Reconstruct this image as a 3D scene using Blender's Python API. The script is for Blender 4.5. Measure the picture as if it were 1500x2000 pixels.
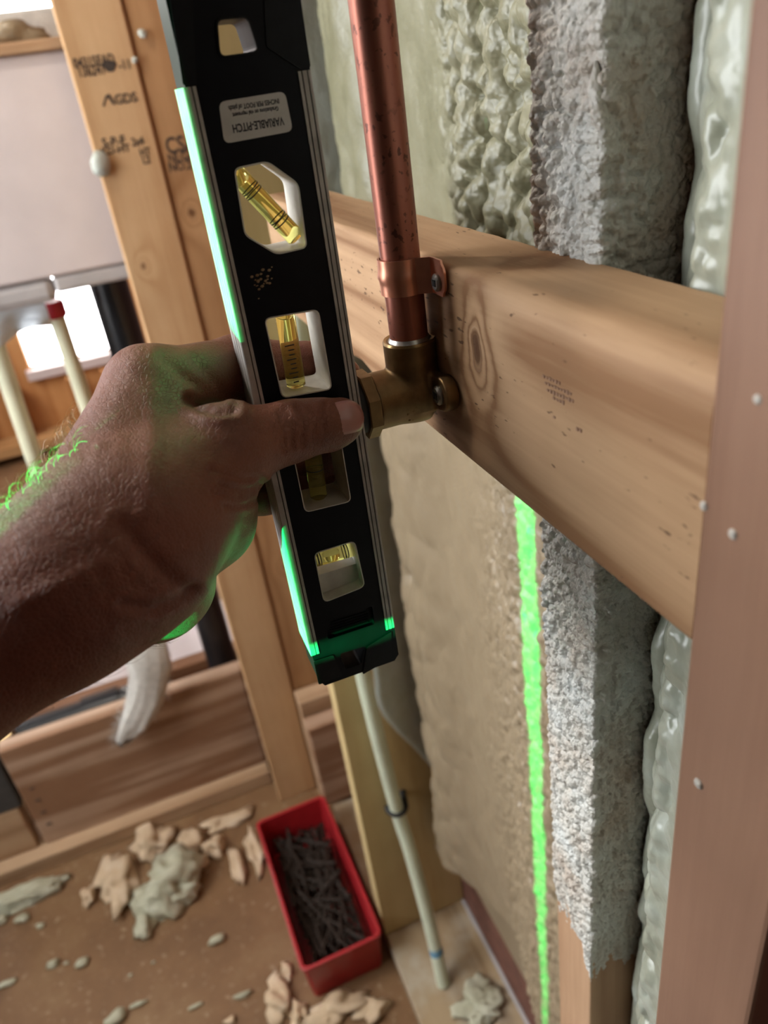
import bpy, bmesh, math, random
import numpy as np
from mathutils import Vector, Matrix
from mathutils.geometry import tessellate_polygon

for o in list(bpy.data.objects):
    bpy.data.objects.remove(o, do_unlink=True)
S = bpy.context.scene
COL = S.collection
random.seed(7)
RNG = np.random.default_rng(11)

# ------------------------------------------------------------------ camera
CAMH = 1.400
_f = 1500.0
def _n(v): return v / np.linalg.norm(v)
_dV = _n(np.array([380.0, 2600.0, _f]))
_dA = np.array([-638.0, -752.0, _f]); _dA = _n(_dA - _dV * (_dA @ _dV))
_dB = np.cross(_dV, _dA); _dB = _dB if _dB[0] > 0 else -_dB
_R = np.stack([_dB, _dA, -_dV])
# survey helpers: a direction seen at a photo pixel, met with a real plane of the room (metres, floor z = 0)
def _ray(x, y): return _R @ np.array([(x - 750) / _f, (y - 1000) / _f, 1.0])
def onX(x, y, X): r = _ray(x, y); p = r * X / r[0]; return Vector((p[0], p[1], p[2] + CAMH))
def onY(x, y, Y): r = _ray(x, y); p = r * Y / r[1]; return Vector((p[0], p[1], p[2] + CAMH))
def onZ(x, y, Z): r = _ray(x, y); p = r * (Z - CAMH) / r[2]; return Vector((p[0], p[1], Z))
def atD(x, y, d): p = _ray(x, y) * d; return Vector((p[0], p[1], p[2] + CAMH))

cam = bpy.data.cameras.new('camera')
camo = bpy.data.objects.new('camera', cam); COL.objects.link(camo)
cam.sensor_fit = 'VERTICAL'; cam.sensor_height = 36.0; cam.lens = 27.0
cam.clip_start = 0.01
_m = Matrix([[_R[0, 0], -_R[0, 1], -_R[0, 2], 0], [_R[1, 0], -_R[1, 1], -_R[1, 2], 0], [_R[2, 0], -_R[2, 1], -_R[2, 2], CAMH], [0, 0, 0, 1]])
camo.matrix_world = _m
cam.dof.use_dof = True; cam.dof.focus_distance = 0.315; cam.dof.aperture_fstop = 10.0
S.camera = camo

# ------------------------------------------------------------------ world, exposure, laser
w = bpy.data.worlds.new('World'); S.world = w; w.use_nodes = True
w.node_tree.nodes['Background'].inputs[0].default_value = (0.82, 0.9, 1.0, 1)
w.node_tree.nodes['Background'].inputs[1].default_value = 0.25
S.view_settings.view_transform = 'Standard'; S.view_settings.look = 'None'
S.view_settings.gamma = 1.0; S.view_settings.use_curve_mapping = False
S.view_settings.exposure = -0.46
WIN_LEFT = 15.0     # daylight through the side window, shared by the added far-room pane
WIN_FAR = 13.0       # daylight through the far windows
LASER_W = 360.0     # line laser

# a cross line laser standing in the room to the left: two flat fans of green light
LASER_POS = Vector((-0.62, -0.198, 1.19))
LASER_AIM = Vector((0.0394, 0.2855, 1.20))
def laser_fan(name, aim, vertical, thick, wide, power):
    d = (aim - LASER_POS)
    flat = Vector((d.x, d.y, 0)) if vertical else d
    lt = bpy.data.lights.new(name, 'SPOT'); lt.energy = power; lt.color = (0.0, 1.0, 0.20)
    lt.shadow_soft_size = 0.0; lt.spot_blend = 0.5 if vertical else 1.0; lt.spot_size = math.radians(wide)
    lo = bpy.data.objects.new(name, lt); COL.objects.link(lo)
    zax = -flat.normalized(); up = Vector((0, 0, 1)); xax = up.cross(zax).normalized(); yax = zax.cross(xax)
    lo.matrix_world = Matrix(((xax.x, yax.x, zax.x, LASER_POS.x), (xax.y, yax.y, zax.y, LASER_POS.y), (xax.z, yax.z, zax.z, LASER_POS.z), (0, 0, 0, 1))) @ (
        Matrix.Diagonal((thick, 1, 1, 1)) if vertical else Matrix.Diagonal((1, thick, 1, 1)))
    lo.visible_glossy = True
    return lo
laser_fan('laser_line_vertical', LASER_AIM, True, 0.0105, 95, LASER_W)
laser_fan('laser_line_horizontal', Vector((0.058, 0.276, CAMH - 0.2265)), False, 0.21, 5.0, LASER_W * 1.0)

# ------------------------------------------------------------------ mesh helpers
class MB:
    def __init__(s): s.v = []; s.f = []
    def add(s, v, f):
        b = len(s.v); s.v += [tuple(p) for p in v]; s.f += [tuple(i + b for i in q) for q in f]; return s
    def box(s, x0, x1, y0, y1, z0, z1, c=0.0):
        if c <= 0:
            v = [(x, y, z) for z in (z0, z1) for y in (y0, y1) for x in (x0, x1)]
            return s.add(v, [(0, 2, 3, 1), (4, 5, 7, 6), (0, 1, 5, 4), (2, 6, 7, 3), (0, 4, 6, 2), (1, 3, 7, 5)])
        bm = bmesh.new(); bmesh.ops.create_cube(bm, size=1)
        for q in bm.verts: q.co = Vector(((x0 + x1) / 2 + q.co.x * (x1 - x0), (y0 + y1) / 2 + q.co.y * (y1 - y0), (z0 + z1) / 2 + q.co.z * (z1 - z0)))
        bmesh.ops.bevel(bm, geom=list(bm.edges), offset=c, segments=2, affect='EDGES', profile=0.5)
        s.bm(bm); return s
    def bm(s, bm):
        bm.verts.index_update()
        s.add([q.co[:] for q in bm.verts], [[q.index for q in f.verts] for f in bm.faces]); bm.free(); return s
    def tube(s, pts, rad, seg=16, cap=True):
        pts = [Vector(p) for p in pts]; n = len(pts)
        rads = rad if hasattr(rad, '__len__') else [rad] * n
        t0 = (pts[1] - pts[0]).normalized(); a = Vector((0, 0, 1)) if abs(t0.z) < .9 else Vector((1, 0, 0))
        u = t0.cross(a).normalized(); V = []; F = []
        for i, p in enumerate(pts):
            t = (pts[min(i + 1, n - 1)] - pts[max(i - 1, 0)]).normalized()
            u = (u - t * u.dot(t)).normalized(); wv = t.cross(u)
            for k in range(seg):
                an = 2 * math.pi * k / seg; V.append(p + (u * math.cos(an) + wv * math.sin(an)) * rads[i])
        for i in range(n - 1):
            for k in range(seg):
                k2 = (k + 1) % seg; F.append((i * seg + k, i * seg + k2, (i + 1) * seg + k2, (i + 1) * seg + k))
        if cap: F.append(tuple(range(seg))[::-1]); F.append(tuple((n - 1) * seg + k for k in range(seg)))
        return s.add(V, F)
    def prism(s, outer, holes, y0, y1):          # (x, z) outlines pushed through y0..y1
        loops = [outer] + list(holes)
        tri = tessellate_polygon([[Vector((p[0], p[1], 0)) for p in L] for L in loops])
        fl = [p for L in loops for p in L]; n = len(fl)
        V = [(p[0], y0, p[1]) for p in fl] + [(p[0], y1, p[1]) for p in fl]
        F = [t for t in tri] + [tuple(i + n for i in t[::-1]) for t in tri]
        b = 0
        for L in loops:
            m = len(L)
            for i in range(m): j = (i + 1) % m; F.append((b + i, b + j, b + j + n, b + i + n))
            b += m
        return s.add(V, F)
    def build(s, name, mat, parent=None, smooth=False, origin=None):
        v = np.array(s.v, dtype=float)
        if origin is None: origin = Vector(((v[:, 0].min() + v[:, 0].max()) / 2, (v[:, 1].min() + v[:, 1].max()) / 2, v[:, 2].min()))
        else: origin = Vector(origin)
        me = bpy.data.meshes.new(name); me.from_pydata((v - np.array(origin)).tolist(), [], s.f)
        bm = bmesh.new(); bm.from_mesh(me); bmesh.ops.recalc_face_normals(bm, faces=bm.faces); bm.to_mesh(me); bm.free()
        return link(name, me, mat, parent, smooth, origin)

def link(name, me, mat, parent, smooth, origin):
    o = bpy.data.objects.new(name, me); COL.objects.link(o)
    if mat is not None: me.materials.append(mat)
    if smooth:
        if smooth is True: me.polygons.foreach_set('use_smooth', [True] * len(me.polygons))
        else:
            me.polygons.foreach_set('use_smooth', [True] * len(me.polygons)); me.set_sharp_from_angle(angle=math.radians(smooth))
    o.location = origin
    if parent is not None:
        o.parent = parent
        base = Vector((0, 0, 0)); q = parent
        while q is not None: base = base + q.location; q = q.parent
        o.location = Vector(origin) - base
    return o
def tag(o, label=None, cat=None, group=None, kind=None):
    if label: o['label'] = label
    if cat: o['category'] = cat
    if group: o['group'] = group
    if kind: o['kind'] = kind
    return o
def empty(name, loc, label=None, cat=None, group=None):
    o = bpy.data.objects.new(name, None); COL.objects.link(o); o.location = loc; o.empty_display_size = 0.02
    return tag(o, label, cat, group)
def round_poly(P, n=2):
    P = [tuple(p) for p in P]
    for _ in range(n):
        Q = []
        for i in range(len(P)):
            a, b = P[i], P[(i + 1) % len(P)]
            Q += [(a[0] * .75 + b[0] * .25, a[1] * .75 + b[1] * .25), (a[0] * .25 + b[0] * .75, a[1] * .25 + b[1] * .75)]
        P = Q
    return P
def fillet(P, r, seg=4):
    out = []; n = len(P)
    for i in range(n):
        a, b, c = Vector(P[i - 1]), Vector(P[i]), Vector(P[(i + 1) % n])
        d1 = (a - b); d2 = (c - b); rr = min(r, d1.length * .48, d2.length * .48)
        p0 = b + d1.normalized() * rr; p2 = b + d2.normalized() * rr
        for k in range(seg + 1):
            t = k / seg; q = p0 * (1 - t) ** 2 + b * 2 * t * (1 - t) + p2 * t * t; out.append((q.x, q.y))
    return out
def inset(P, d):
    n = len(P); out = []; ar = sum(P[i][0] * P[(i + 1) % n][1] - P[(i + 1) % n][0] * P[i][1] for i in range(n)); sg = 1 if ar > 0 else -1
    for i in range(n):
        a, b, c = Vector(P[i - 1]), Vector(P[i]), Vector(P[(i + 1) % n])
        e1 = (b - a); e2 = (c - b)
        if e1.length < 1e-9: e1 = e2
        if e2.length < 1e-9: e2 = e1
        n1 = Vector((-e1.y, e1.x)).normalized() * sg; n2 = Vector((-e2.y, e2.x)).normalized() * sg
        m = (n1 + n2); m = m / max(m.length_squared, .3) * 2 * .5
        q = b + m * d * (2 / max(1.0, 1.0 + n1.dot(n2)) if False else 1.0); out.append((q.x, q.y))
    return out

# ---- numpy noise
def _hash(ix, iy, k=0):
    h = (ix.astype(np.int64) * 374761393 + iy.astype(np.int64) * 668265263 + k * 974634777) & 0x7fffffff
    h = ((h ^ (h >> 13)) * 1274126177) & 0x7fffffff
    return ((h ^ (h >> 16)) & 0xffff) / 65535.0
def vnoise(x, y, k=0):
    ix = np.floor(x); iy = np.floor(y); fx = x - ix; fy = y - iy
    fx = fx * fx * (3 - 2 * fx); fy = fy * fy * (3 - 2 * fy)
    a = _hash(ix, iy, k); b = _hash(ix + 1, iy, k); c = _hash(ix, iy + 1, k); d = _hash(ix + 1, iy + 1, k)
    return (a * (1 - fx) + b * fx) * (1 - fy) + (c * (1 - fx) + d * fx) * fy
def fbm(x, y, k=0, o=4):
    s = 0; a = .5
    for i in range(o): s = s + a * vnoise(x, y, k + i); x = x * 2.03; y = y * 2.03; a *= .5
    return s
def blobs(x, y, k=0):        # cellular bulges, 0 in the seams and 1 on the crowns
    ix = np.floor(x); iy = np.floor(y); d1 = np.full(x.shape, 9.0)
    for dx in (-1, 0, 1):
        for dy in (-1, 0, 1):
            cx = ix + dx; cy = iy + dy
            px = cx + .1 + .8 * _hash(cx, cy, k); py = cy + .1 + .8 * _hash(cx, cy, k + 5)
            r = .75 + .5 * _hash(cx, cy, k + 9)
            d1 = np.minimum(d1, np.sqrt((x - px) ** 2 + (y - py) ** 2) / r)
    return np.sqrt(np.clip(1 - (d1 / 1.05) ** 2, 0, 1))
def pebbles(x, y, k=0, R=.62):   # loose round grains with pits between them
    ix = np.floor(x); iy = np.floor(y); h = np.zeros(x.shape)
    for dx in (-1, 0, 1):
        for dy in (-1, 0, 1):
            cx = ix + dx; cy = iy + dy
            px = cx + .15 + .7 * _hash(cx, cy, k); py = cy + .15 + .7 * _hash(cx, cy, k + 5); r = R * (.65 + .6 * _hash(cx, cy, k + 9))
            h = np.maximum(h, np.sqrt(np.clip(1 - ((x - px) ** 2 + (y - py) ** 2) / (r * r), 0, 1)) * (.6 + .4 * r / R))
    return h
def sstep(a, b, x): t = np.clip((x - a) / (b - a), 0, 1); return t * t * (3 - 2 * t)
def grid_obj(name, PX, PY, PZ, mat, parent=None, origin=(0, 0, 0)):
    h, wd = PX.shape; o = np.array(origin)
    V = np.stack([PX, PY, PZ], -1).reshape(-1, 3) - o
    i = np.arange((h - 1) * (wd - 1)); r = i // (wd - 1); c = i % (wd - 1); a = r * wd + c
    F = np.stack([a, a + 1, a + wd + 1, a + wd], -1)
    me = bpy.data.meshes.new(name); me.from_pydata(V.tolist(), [], F.tolist())
    return link(name, me, mat, parent, True, Vector(origin))

# ---- distance field bodies (smooth unions of round cones) turned into one closed mesh
def sd_cone(P, a, b, r1, r2):
    a = np.array(a); b = np.array(b); ba = b - a; L = np.dot(ba, ba)
    t = np.clip(((P - a) @ ba) / L, 0, 1)
    return np.linalg.norm(P - a - t[..., None] * ba, axis=-1) - (r1 + (r2 - r1) * t)
def smin(a, b, k):
    h = np.clip(.5 + .5 * (b - a) / k, 0, 1); return b * (1 - h) + a * h - k * h * (1 - h)
def surface_net(fn, lo, hi, st):
    lo = np.array(lo); hi = np.array(hi); n = np.ceil((hi - lo) / st).astype(int) + 1
    gx, gy, gz = [lo[i] + st * np.arange(n[i]) for i in range(3)]
    D = np.empty(n, dtype=np.float32)
    for i in range(0, n[0], 16):
        P = np.stack(np.meshgrid(gx[i:i + 16], gy, gz, indexing='ij'), -1); D[i:i + 16] = fn(P)
    ins = D < 0; c = n - 1
    cnt = np.zeros(c, int); acc = np.zeros(tuple(c) + (3,)); num = np.zeros(c)
    offs = [(i, j, k) for i in (0, 1) for j in (0, 1) for k in (0, 1)]
    sl = lambda A, o: A[o[0]:o[0] + c[0], o[1]:o[1] + c[1], o[2]:o[2] + c[2]]
    for o in offs: cnt += sl(ins, o)
    act = (cnt > 0) & (cnt < 8)
    for o in offs:
        for ax in range(3):
            if o[ax]: continue
            p = list(o); p[ax] = 1
            d0 = sl(D, o); d1 = sl(D, p); cr = act & ((d0 < 0) != (d1 < 0))
            t = np.where(cr, d0 / np.where(cr, d0 - d1, 1), 0)
            for q in range(3): acc[..., q] += np.where(cr, o[q] + (t if q == ax else 0), 0)
            num += cr
    idx = -np.ones(c, int); ai = np.argwhere(act); idx[act] = np.arange(len(ai))
    V = lo + st * (ai + acc[act] / num[act][:, None])
    F = []
    for ax in range(3):
        u, v = (ax + 1) % 3, (ax + 2) % 3
        s0 = [slice(1, None)] * 3; s0[ax] = slice(0, -1)
        A = ins[tuple(s0)][tuple(slice(0, c[q] - (0 if q == ax else 1)) for q in range(3))]
        s1 = [slice(1, None)] * 3; s1[ax] = slice(1, None)
        B = ins[tuple(s1)][tuple(slice(0, c[q] - (0 if q == ax else 1)) for q in range(3))]
        e = np.argwhere(A != B)
        if not len(e): continue
        base = e.copy(); base[:, u] += 1; base[:, v] += 1
        sgn = A[tuple(e.T)]
        def cell(du, dv):
            q = base.copy(); q[:, u] -= du; q[:, v] -= dv; return idx[tuple(q.T)]
        quad = np.stack([cell(1, 1), cell(0, 1), cell(0, 0), cell(1, 0)], -1)
        quad[~sgn] = quad[~sgn][:, ::-1]
        F.append(quad)
    return V, np.concatenate(F)
def net_obj(name, fn, lo, hi, st, mat, parent=None, origin=(0, 0, 0)):
    V, F = surface_net(fn, lo, hi, st)
    me = bpy.data.meshes.new(name); me.from_pydata((V - np.array(origin)).tolist(), [], F.tolist())
    o = link(name, me, mat, parent, True, Vector(origin))
    return o

# ------------------------------------------------------------------ materials
def mat_new(name):
    m = bpy.data.materials.new(name); m.use_nodes = True; nt = m.node_tree
    return m, nt, nt.nodes['Principled BSDF']
class NT:
    def __init__(s, nt): s.t = nt
    def n(s, typ, **k):
        nd = s.t.nodes.new(typ)
        for a, b in k.items():
            if a.startswith('i_'):
                key = a[2:]; nd.inputs[int(key) if key.isdigit() else key].default_value = b
            else: setattr(nd, a, b)
        return nd
    def l(s, a, b): s.t.links.new(a, b)
    def coords(s, scale=(1, 1, 1), rot=(0, 0, 0), loc=(0, 0, 0)):
        tc = s.n('ShaderNodeTexCoord'); mp = s.n('ShaderNodeMapping'); mp.inputs['Scale'].default_value = scale
        mp.inputs['Rotation'].default_value = rot; mp.inputs['Location'].default_value = loc
        s.l(tc.outputs['Object'], mp.inputs['Vector']); return mp.outputs[0]
    def noise(s, vec, sc, det=4, rough=.55, dist=0):
        nd = s.n('ShaderNodeTexNoise'); nd.inputs['Scale'].default_value = sc; nd.inputs['Detail'].default_value = det
        nd.inputs['Roughness'].default_value = rough; nd.inputs['Distortion'].default_value = dist
        s.l(vec, nd.inputs['Vector']); return nd.outputs['Fac']
    def ramp(s, fac, stops):
        r = s.n('ShaderNodeValToRGB'); e = r.color_ramp.elements
        while len(e) < len(stops): e.new(.5)
        for q, (p, c) in zip(e, stops): q.position = p; q.color = tuple(c) + (1,) if len(c) == 3 else c
        s.l(fac, r.inputs[0]); return r.outputs[0]
    def mix(s, fac, a, b, mode='MIX'):
        m = s.n('ShaderNodeMix', data_type='RGBA', blend_type=mode)
        for sock, val in ((m.inputs[0], fac), (m.inputs[6], a), (m.inputs[7], b)):
            if hasattr(val, 'is_linked') or hasattr(val, 'links'): s.l(val, sock)
            else: sock.default_value = val if not isinstance(val, tuple) or len(val) == 4 else val + (1,)
        return m.outputs[2]
    def math(s, op, a, b=0.0, clamp=False):
        m = s.n('ShaderNodeMath', operation=op, use_clamp=clamp)
        for sock, val in ((m.inputs[0], a), (m.inputs[1], b)):
            if hasattr(val, 'links'): s.l(val, sock)
            else: sock.default_value = val
        return m.outputs[0]
    def bump(s, h, strength, dist, bsdf):
        b = s.n('ShaderNodeBump'); b.inputs['Strength'].default_value = strength; b.inputs['Distance'].default_value = dist
        s.l(h, b.inputs['Height']); s.l(b.outputs[0], bsdf.inputs['Normal']); return b
def plain(name, col, rough=.5, metal=0.0, nz=0.0, scale=60, bump=0.0, spec=.5, coat=0.0):
    m, nt, b = mat_new(name); T = NT(nt); v = T.coords()
    f = T.noise(v, scale, 5)
    dk = tuple(c * (1 - nz) for c in col); lt = tuple(min(1, c * (1 + nz)) for c in col)
    T.l(T.ramp(f, [(.3, dk), (.7, lt)]), b.inputs['Base Color'])
    b.inputs['Roughness'].default_value = rough; b.inputs['Metallic'].default_value = metal
    b.inputs['Specular IOR Level'].default_value = spec; b.inputs['Coat Weight'].default_value = coat
    if bump: T.bump(T.noise(v, scale * 3, 4), .6, bump, b)
    return m
def wood(name, light, dark, grain='Z', ring=26, fine=260, rough=.65, knots=(), pits=0.0, contrast=1.0, seed=0.0, bump=.0003, tint=None):
    m, nt, b = mat_new(name); T = NT(nt)
    ax = 'XYZ'.index(grain); st = [1, 1, 1]; st[ax] = .045
    base = T.coords(); v = T.coords(scale=tuple(st), loc=(seed, seed * 1.7, seed * .6))
    warp = T.noise(v, 9, 3)
    # knots push the rings aside and carry rings of their own
    km = None; kd = None
    for (kp, kr, kst) in knots:
        wn = T.n('ShaderNodeTexNoise'); wn.inputs['Scale'].default_value = 95; wn.inputs['Detail'].default_value = 3; T.l(base, wn.inputs['Vector'])
        wm = T.n('ShaderNodeVectorMath', operation='MULTIPLY_ADD'); T.l(wn.outputs['Color'], wm.inputs[0]); wm.inputs[1].default_value = (kr * .75,) * 3
        off = T.n('ShaderNodeVectorMath', operation='SUBTRACT'); T.l(base, off.inputs[0]); off.inputs[1].default_value = (kr * .37,) * 3; T.l(off.outputs[0], wm.inputs[2])
        sub = T.n('ShaderNodeVectorMath', operation='SUBTRACT'); T.l(wm.outputs[0], sub.inputs[0]); sub.inputs[1].default_value = kp
        scl = T.n('ShaderNodeVectorMath', operation='MULTIPLY'); T.l(sub.outputs[0], scl.inputs[0]); scl.inputs[1].default_value = tuple(1 / (kr * q) for q in kst)
        ln = T.n('ShaderNodeVectorMath', operation='LENGTH'); T.l(scl.outputs[0], ln.inputs[0])
        g = T.math('DIVIDE', 1.0, T.math('ADD', 1.0, T.math('MULTIPLY', T.math('MULTIPLY', ln.outputs['Value'], ln.outputs['Value']), .55)))
        km = g if km is None else T.math('MAXIMUM', km, g); kd = ln.outputs['Value'] if kd is None else T.math('MINIMUM', kd, ln.outputs['Value'])
    ph = T.math('MULTIPLY', T.math('ADD', T.noise(v, ring * .35, 2), T.math('MULTIPLY', warp, .5)), 34.0)
    if km is not None: ph = T.math('ADD', ph, T.math('MULTIPLY', km, 26.0))
    rings = T.math('MULTIPLY', T.math('ADD', T.math('SINE', ph), 1.0), .5)
    fib = T.noise(v, fine, 6, .6)
    late = T.math('POWER', rings, 7.0)
    fac = T.math('ADD', T.math('ADD', T.math('MULTIPLY', rings, .30 * contrast), T.math('MULTIPLY', late, .20 * contrast)), T.math('MULTIPLY', fib, .58))
    col = T.ramp(fac, [(.12, light), (.45, tuple(.65 * a + .35 * c for a, c in zip(light, dark))), (.85, dark)])
    if km is not None:
        kc = T.ramp(kd, [(.0, (dark[0] * .38, dark[1] * .3, dark[2] * .28)), (.55, tuple(c * .55 for c in dark)), (.9, tuple(c * .8 for c in dark)), (1.0, (1, 1, 1))])
        kmask = T.ramp(kd, [(.55, (1, 1, 1)), (1.05, (0, 0, 0))])
        col = T.mix(kmask, col, kc, 'MIX')
    if pits:
        pv = T.coords(scale=tuple(.3 if i == ax else 1 for i in range(3)))
        pz = T.noise(pv, 420, 2, .5); pl = T.noise(pv, 35, 2)
        pm = T.ramp(T.math('ADD', pz, T.math('MULTIPLY', pl, .35)), [(.90 - pits, (0, 0, 0)), (.95 - pits, (1, 1, 1))])
        col = T.mix(T.math('MULTIPLY', pm, .75), col, (dark[0] * .25, dark[1] * .2, dark[2] * .15))
    bl = T.noise(base, 14, 3)
    col = T.mix(T.math('MULTIPLY', bl, .35), col, tuple(c * .72 for c in dark), 'MULTIPLY') if tint is None else T.mix(T.ramp(bl, [(.45, (0, 0, 0)), (.7, (.6, .6, .6))]), col, tint)
    T.l(col, b.inputs['Base Color']); b.inputs['Roughness'].default_value = rough; b.inputs['Specular IOR Level'].default_value = .3
    T.bump(fac, .5, bump, b)
    return m
def foam(name, c1, c2, c3, rough=.35, grain=380, bump=.0006, low=None):
    m, nt, b = mat_new(name); T = NT(nt); v = T.coords()
    f = T.noise(v, 22, 5, .6)
    col = T.ramp(f, [(.3, c1), (.5, c2), (.72, c3)])
    if low is not None:      # warm bounce light from the floor, painted into the lower foam colour
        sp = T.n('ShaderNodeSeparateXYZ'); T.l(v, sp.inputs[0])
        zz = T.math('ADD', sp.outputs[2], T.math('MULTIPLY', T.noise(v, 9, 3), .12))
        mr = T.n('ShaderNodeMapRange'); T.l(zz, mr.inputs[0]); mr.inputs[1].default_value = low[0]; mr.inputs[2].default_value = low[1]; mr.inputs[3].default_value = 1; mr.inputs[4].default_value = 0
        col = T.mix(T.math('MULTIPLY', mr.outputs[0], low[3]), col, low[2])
    T.l(col, b.inputs['Base Color']); b.inputs['Roughness'].default_value = rough; b.inputs['Specular IOR Level'].default_value = .55
    vo = T.n('ShaderNodeTexVoronoi', feature='SMOOTH_F1'); vo.inputs['Scale'].default_value = grain; vo.inputs['Smoothness'].default_value = .6; T.l(v, vo.inputs['Vector'])
    h = T.math('ADD', T.math('MULTIPLY', vo.outputs['Distance'], -1.0), T.math('MULTIPLY', T.noise(v, grain * .3, 3), .8))
    T.bump(h, .9, bump, b)
    return m
def emit(name, col, s):
    m, nt, b = mat_new(name); b.inputs['Base Color'].default_value = tuple(col) + (1,)
    b.inputs['Emission Color'].default_value = tuple(col) + (1,); b.inputs['Emission Strength'].default_value = s; return m

M = {}
M['board'] = wood('blocking_pine', (.56, .365, .21), (.27, .14, .065), 'Y', ring=42, pits=.045, seed=.31, contrast=1.2,
                  knots=[((-.02, -.1262, .0522), .0062, (3.4, .8, 1.5))], bump=.0005)
M['near'] = wood('near_stud_wood', (.33, .19, .125), (.19, .095, .06), 'Z', ring=20, seed=1.3, rough=.5)
M['mid'] = wood('mid_stud_wood', (.55, .36, .22), (.36, .20, .11), 'Z', ring=22, seed=2.1)
M['far'] = wood('far_stud_wood', (.66, .52, .27), (.50, .35, .15), 'Z', ring=14, seed=.9, contrast=.7)
M['post'] = wood('post_spruce', (.72, .49, .27), (.54, .32, .15), 'Z', ring=16, seed=3.3, contrast=.8, knots=[((.005, -.019, .92), .006, (1, 3, 1)), ((-.02, -.019, 1.19), .005, (1, 3, 1.4))])
M['post2'] = wood('post_spruce_dark', (.58, .35, .17), (.40, .21, .09), 'Z', ring=18, seed=5.1, contrast=.9, knots=[((-.02, -.019, 1.25), .007, (1, 3, 1.3)), ((.0, -.019, .6), .007, (1, 3, 1))])
M['joist'] = wood('joist_fir', (.62, .44, .31), (.33, .18, .10), 'X', ring=11, seed=4.2, contrast=1.3)
M['plate'] = wood('plate_pine', (.60, .42, .26), (.40, .24, .13), 'X', ring=18, seed=6.7)
M['plate_y'] = wood('plate_pine_dirty', (.40, .29, .17), (.24, .155, .08), 'Y', ring=18, seed=7.7, tint=(.5, .45, .36))
M['orange'] = wood('far_frame_wood', (.62, .32, .12), (.44, .19, .06), 'Z', ring=12, seed=8.1)
M['orange_x'] = wood('far_rail_wood', (.66, .40, .18), (.46, .23, .08), 'X', ring=12, seed=8.6)
M['rear'] = wood('rear_board_wood', (.26, .12, .055), (.16, .065, .03), 'X', ring=12, seed=9.4)
M['sheath'] = plain('red_sheathing', (.16, .065, .045), .7, nz=.3, scale=40, bump=.0005)
M['floor'] = None
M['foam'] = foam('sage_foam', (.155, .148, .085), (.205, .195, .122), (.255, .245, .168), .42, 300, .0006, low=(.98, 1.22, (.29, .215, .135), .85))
M['foam_near'] = foam('pale_foam', (.23, .235, .175), (.30, .31, .245), (.40, .43, .38), .3, 260, .0004)
M['overspray'] = foam('foam_overspray', (.42, .34, .27), (.50, .48, .43), (.58, .60, .58), .4, 620, .0009)
M['overspray_far'] = foam('foam_overspray_far', (.44, .46, .38), (.48, .51, .45), (.52, .56, .52), .5, 420, .0004)
M['chunk'] = foam('foam_chunk', (.36, .34, .23), (.46, .44, .31), (.55, .54, .42), .6, 300, .0006)
M['tan'] = foam('tan_scrap', (.46, .33, .20), (.60, .44, .28), (.68, .54, .38), .7, 260, .0006)
M['black'] = plain('level_black', (.0035, .0045, .007), .42, nz=.3, scale=90, bump=.00006, spec=.16)
M['cap'] = plain('level_cap', (.005, .006, .008), .5, nz=.35, scale=200, bump=.00012, spec=.2)
M['rail'] = plain('level_rail', (.40, .375, .35), .5, metal=.0, nz=.18, scale=140, bump=.00005)
M['groove'] = plain('rail_groove', (.06, .055, .05), .6)
M['white'] = plain('window_white', (.62, .60, .54), .4, nz=.14, scale=120)
M['sticker'] = plain('sticker_silver', (.55, .53, .51), .5, nz=.12, scale=60)
M['ink'] = plain('ink_dark', (.012, .012, .02), .6)
M['faded'] = plain('faded_ink', (.27, .155, .10), .8, nz=.3, scale=300)
M['stamp'] = plain('stamp_ink', (.05, .035, .025), .8, nz=.5, scale=400)
M['copper'] = None
M['brass'] = plain('cast_brass', (.20, .125, .055), .42, metal=.75, nz=.22, scale=120, bump=.00018)
M['brass_bright'] = plain('machined_brass', (.33, .22, .10), .3, metal=.9, nz=.1, scale=200)  # paler, smoother brass for the elbow rim and the valve
M['solder'] = plain('solder', (.55, .55, .54), .3, metal=.9, nz=.2, scale=300)
M['strap'] = plain('strap_copper', (.66, .30, .20), .36, metal=.85, nz=.15, scale=70, bump=.0001)
M['screw'] = plain('zinc_screw', (.32, .32, .30), .35, metal=.8, nz=.2, scale=300)
M['hole'] = plain('socket_dark', (.01, .01, .01), .8)
M['abs'] = plain('black_abs', (.012, .012, .014), .3, nz=.2, scale=60)
M['rubber'] = plain('black_rubber', (.012, .012, .012), .6)
M['pex'] = plain('cream_pex', (.72, .70, .50), .35, nz=.06, scale=30)
M['pex_far'] = plain('pale_pex', (.60, .64, .48), .4, nz=.06, scale=30)
M['redfit'] = plain('red_fitting', (.42, .008, .02), .35, nz=.15, scale=40)
M['redbin'] = plain('red_plastic', (.36, .014, .018), .38, nz=.1, scale=40, bump=.0001)
M['nail'] = plain('nail_steel', (.032, .021, .015), .6, spec=.2, metal=.0, nz=.3, scale=300)
M['panel'] = plain('white_panel', (.64, .56, .54), .45, nz=.05, scale=12)
M['panel2'] = plain('panel_flange', (.46, .43, .42), .4, nz=.1, scale=20)
M['fluff'] = plain('insulation_fluff', (.60, .56, .50), .9, nz=.15, scale=80, bump=.002)
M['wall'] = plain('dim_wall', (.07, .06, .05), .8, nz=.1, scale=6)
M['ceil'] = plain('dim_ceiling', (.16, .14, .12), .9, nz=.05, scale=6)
M['dark'] = plain('dark_grey', (.05, .048, .045), .7, nz=.2)
M['blue'] = plain('blue_ink', (.12, .28, .42), .6)
M['nail_h'] = M['screw']
M['win'] = emit('window_daylight', (.93, .97, 1.0), WIN_LEFT)
M['winfar'] = emit('far_window_daylight', (.97, .98, 1.0), WIN_FAR)
M['frame'] = plain('window_frame', (.6, .5, .47), .5)
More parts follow.
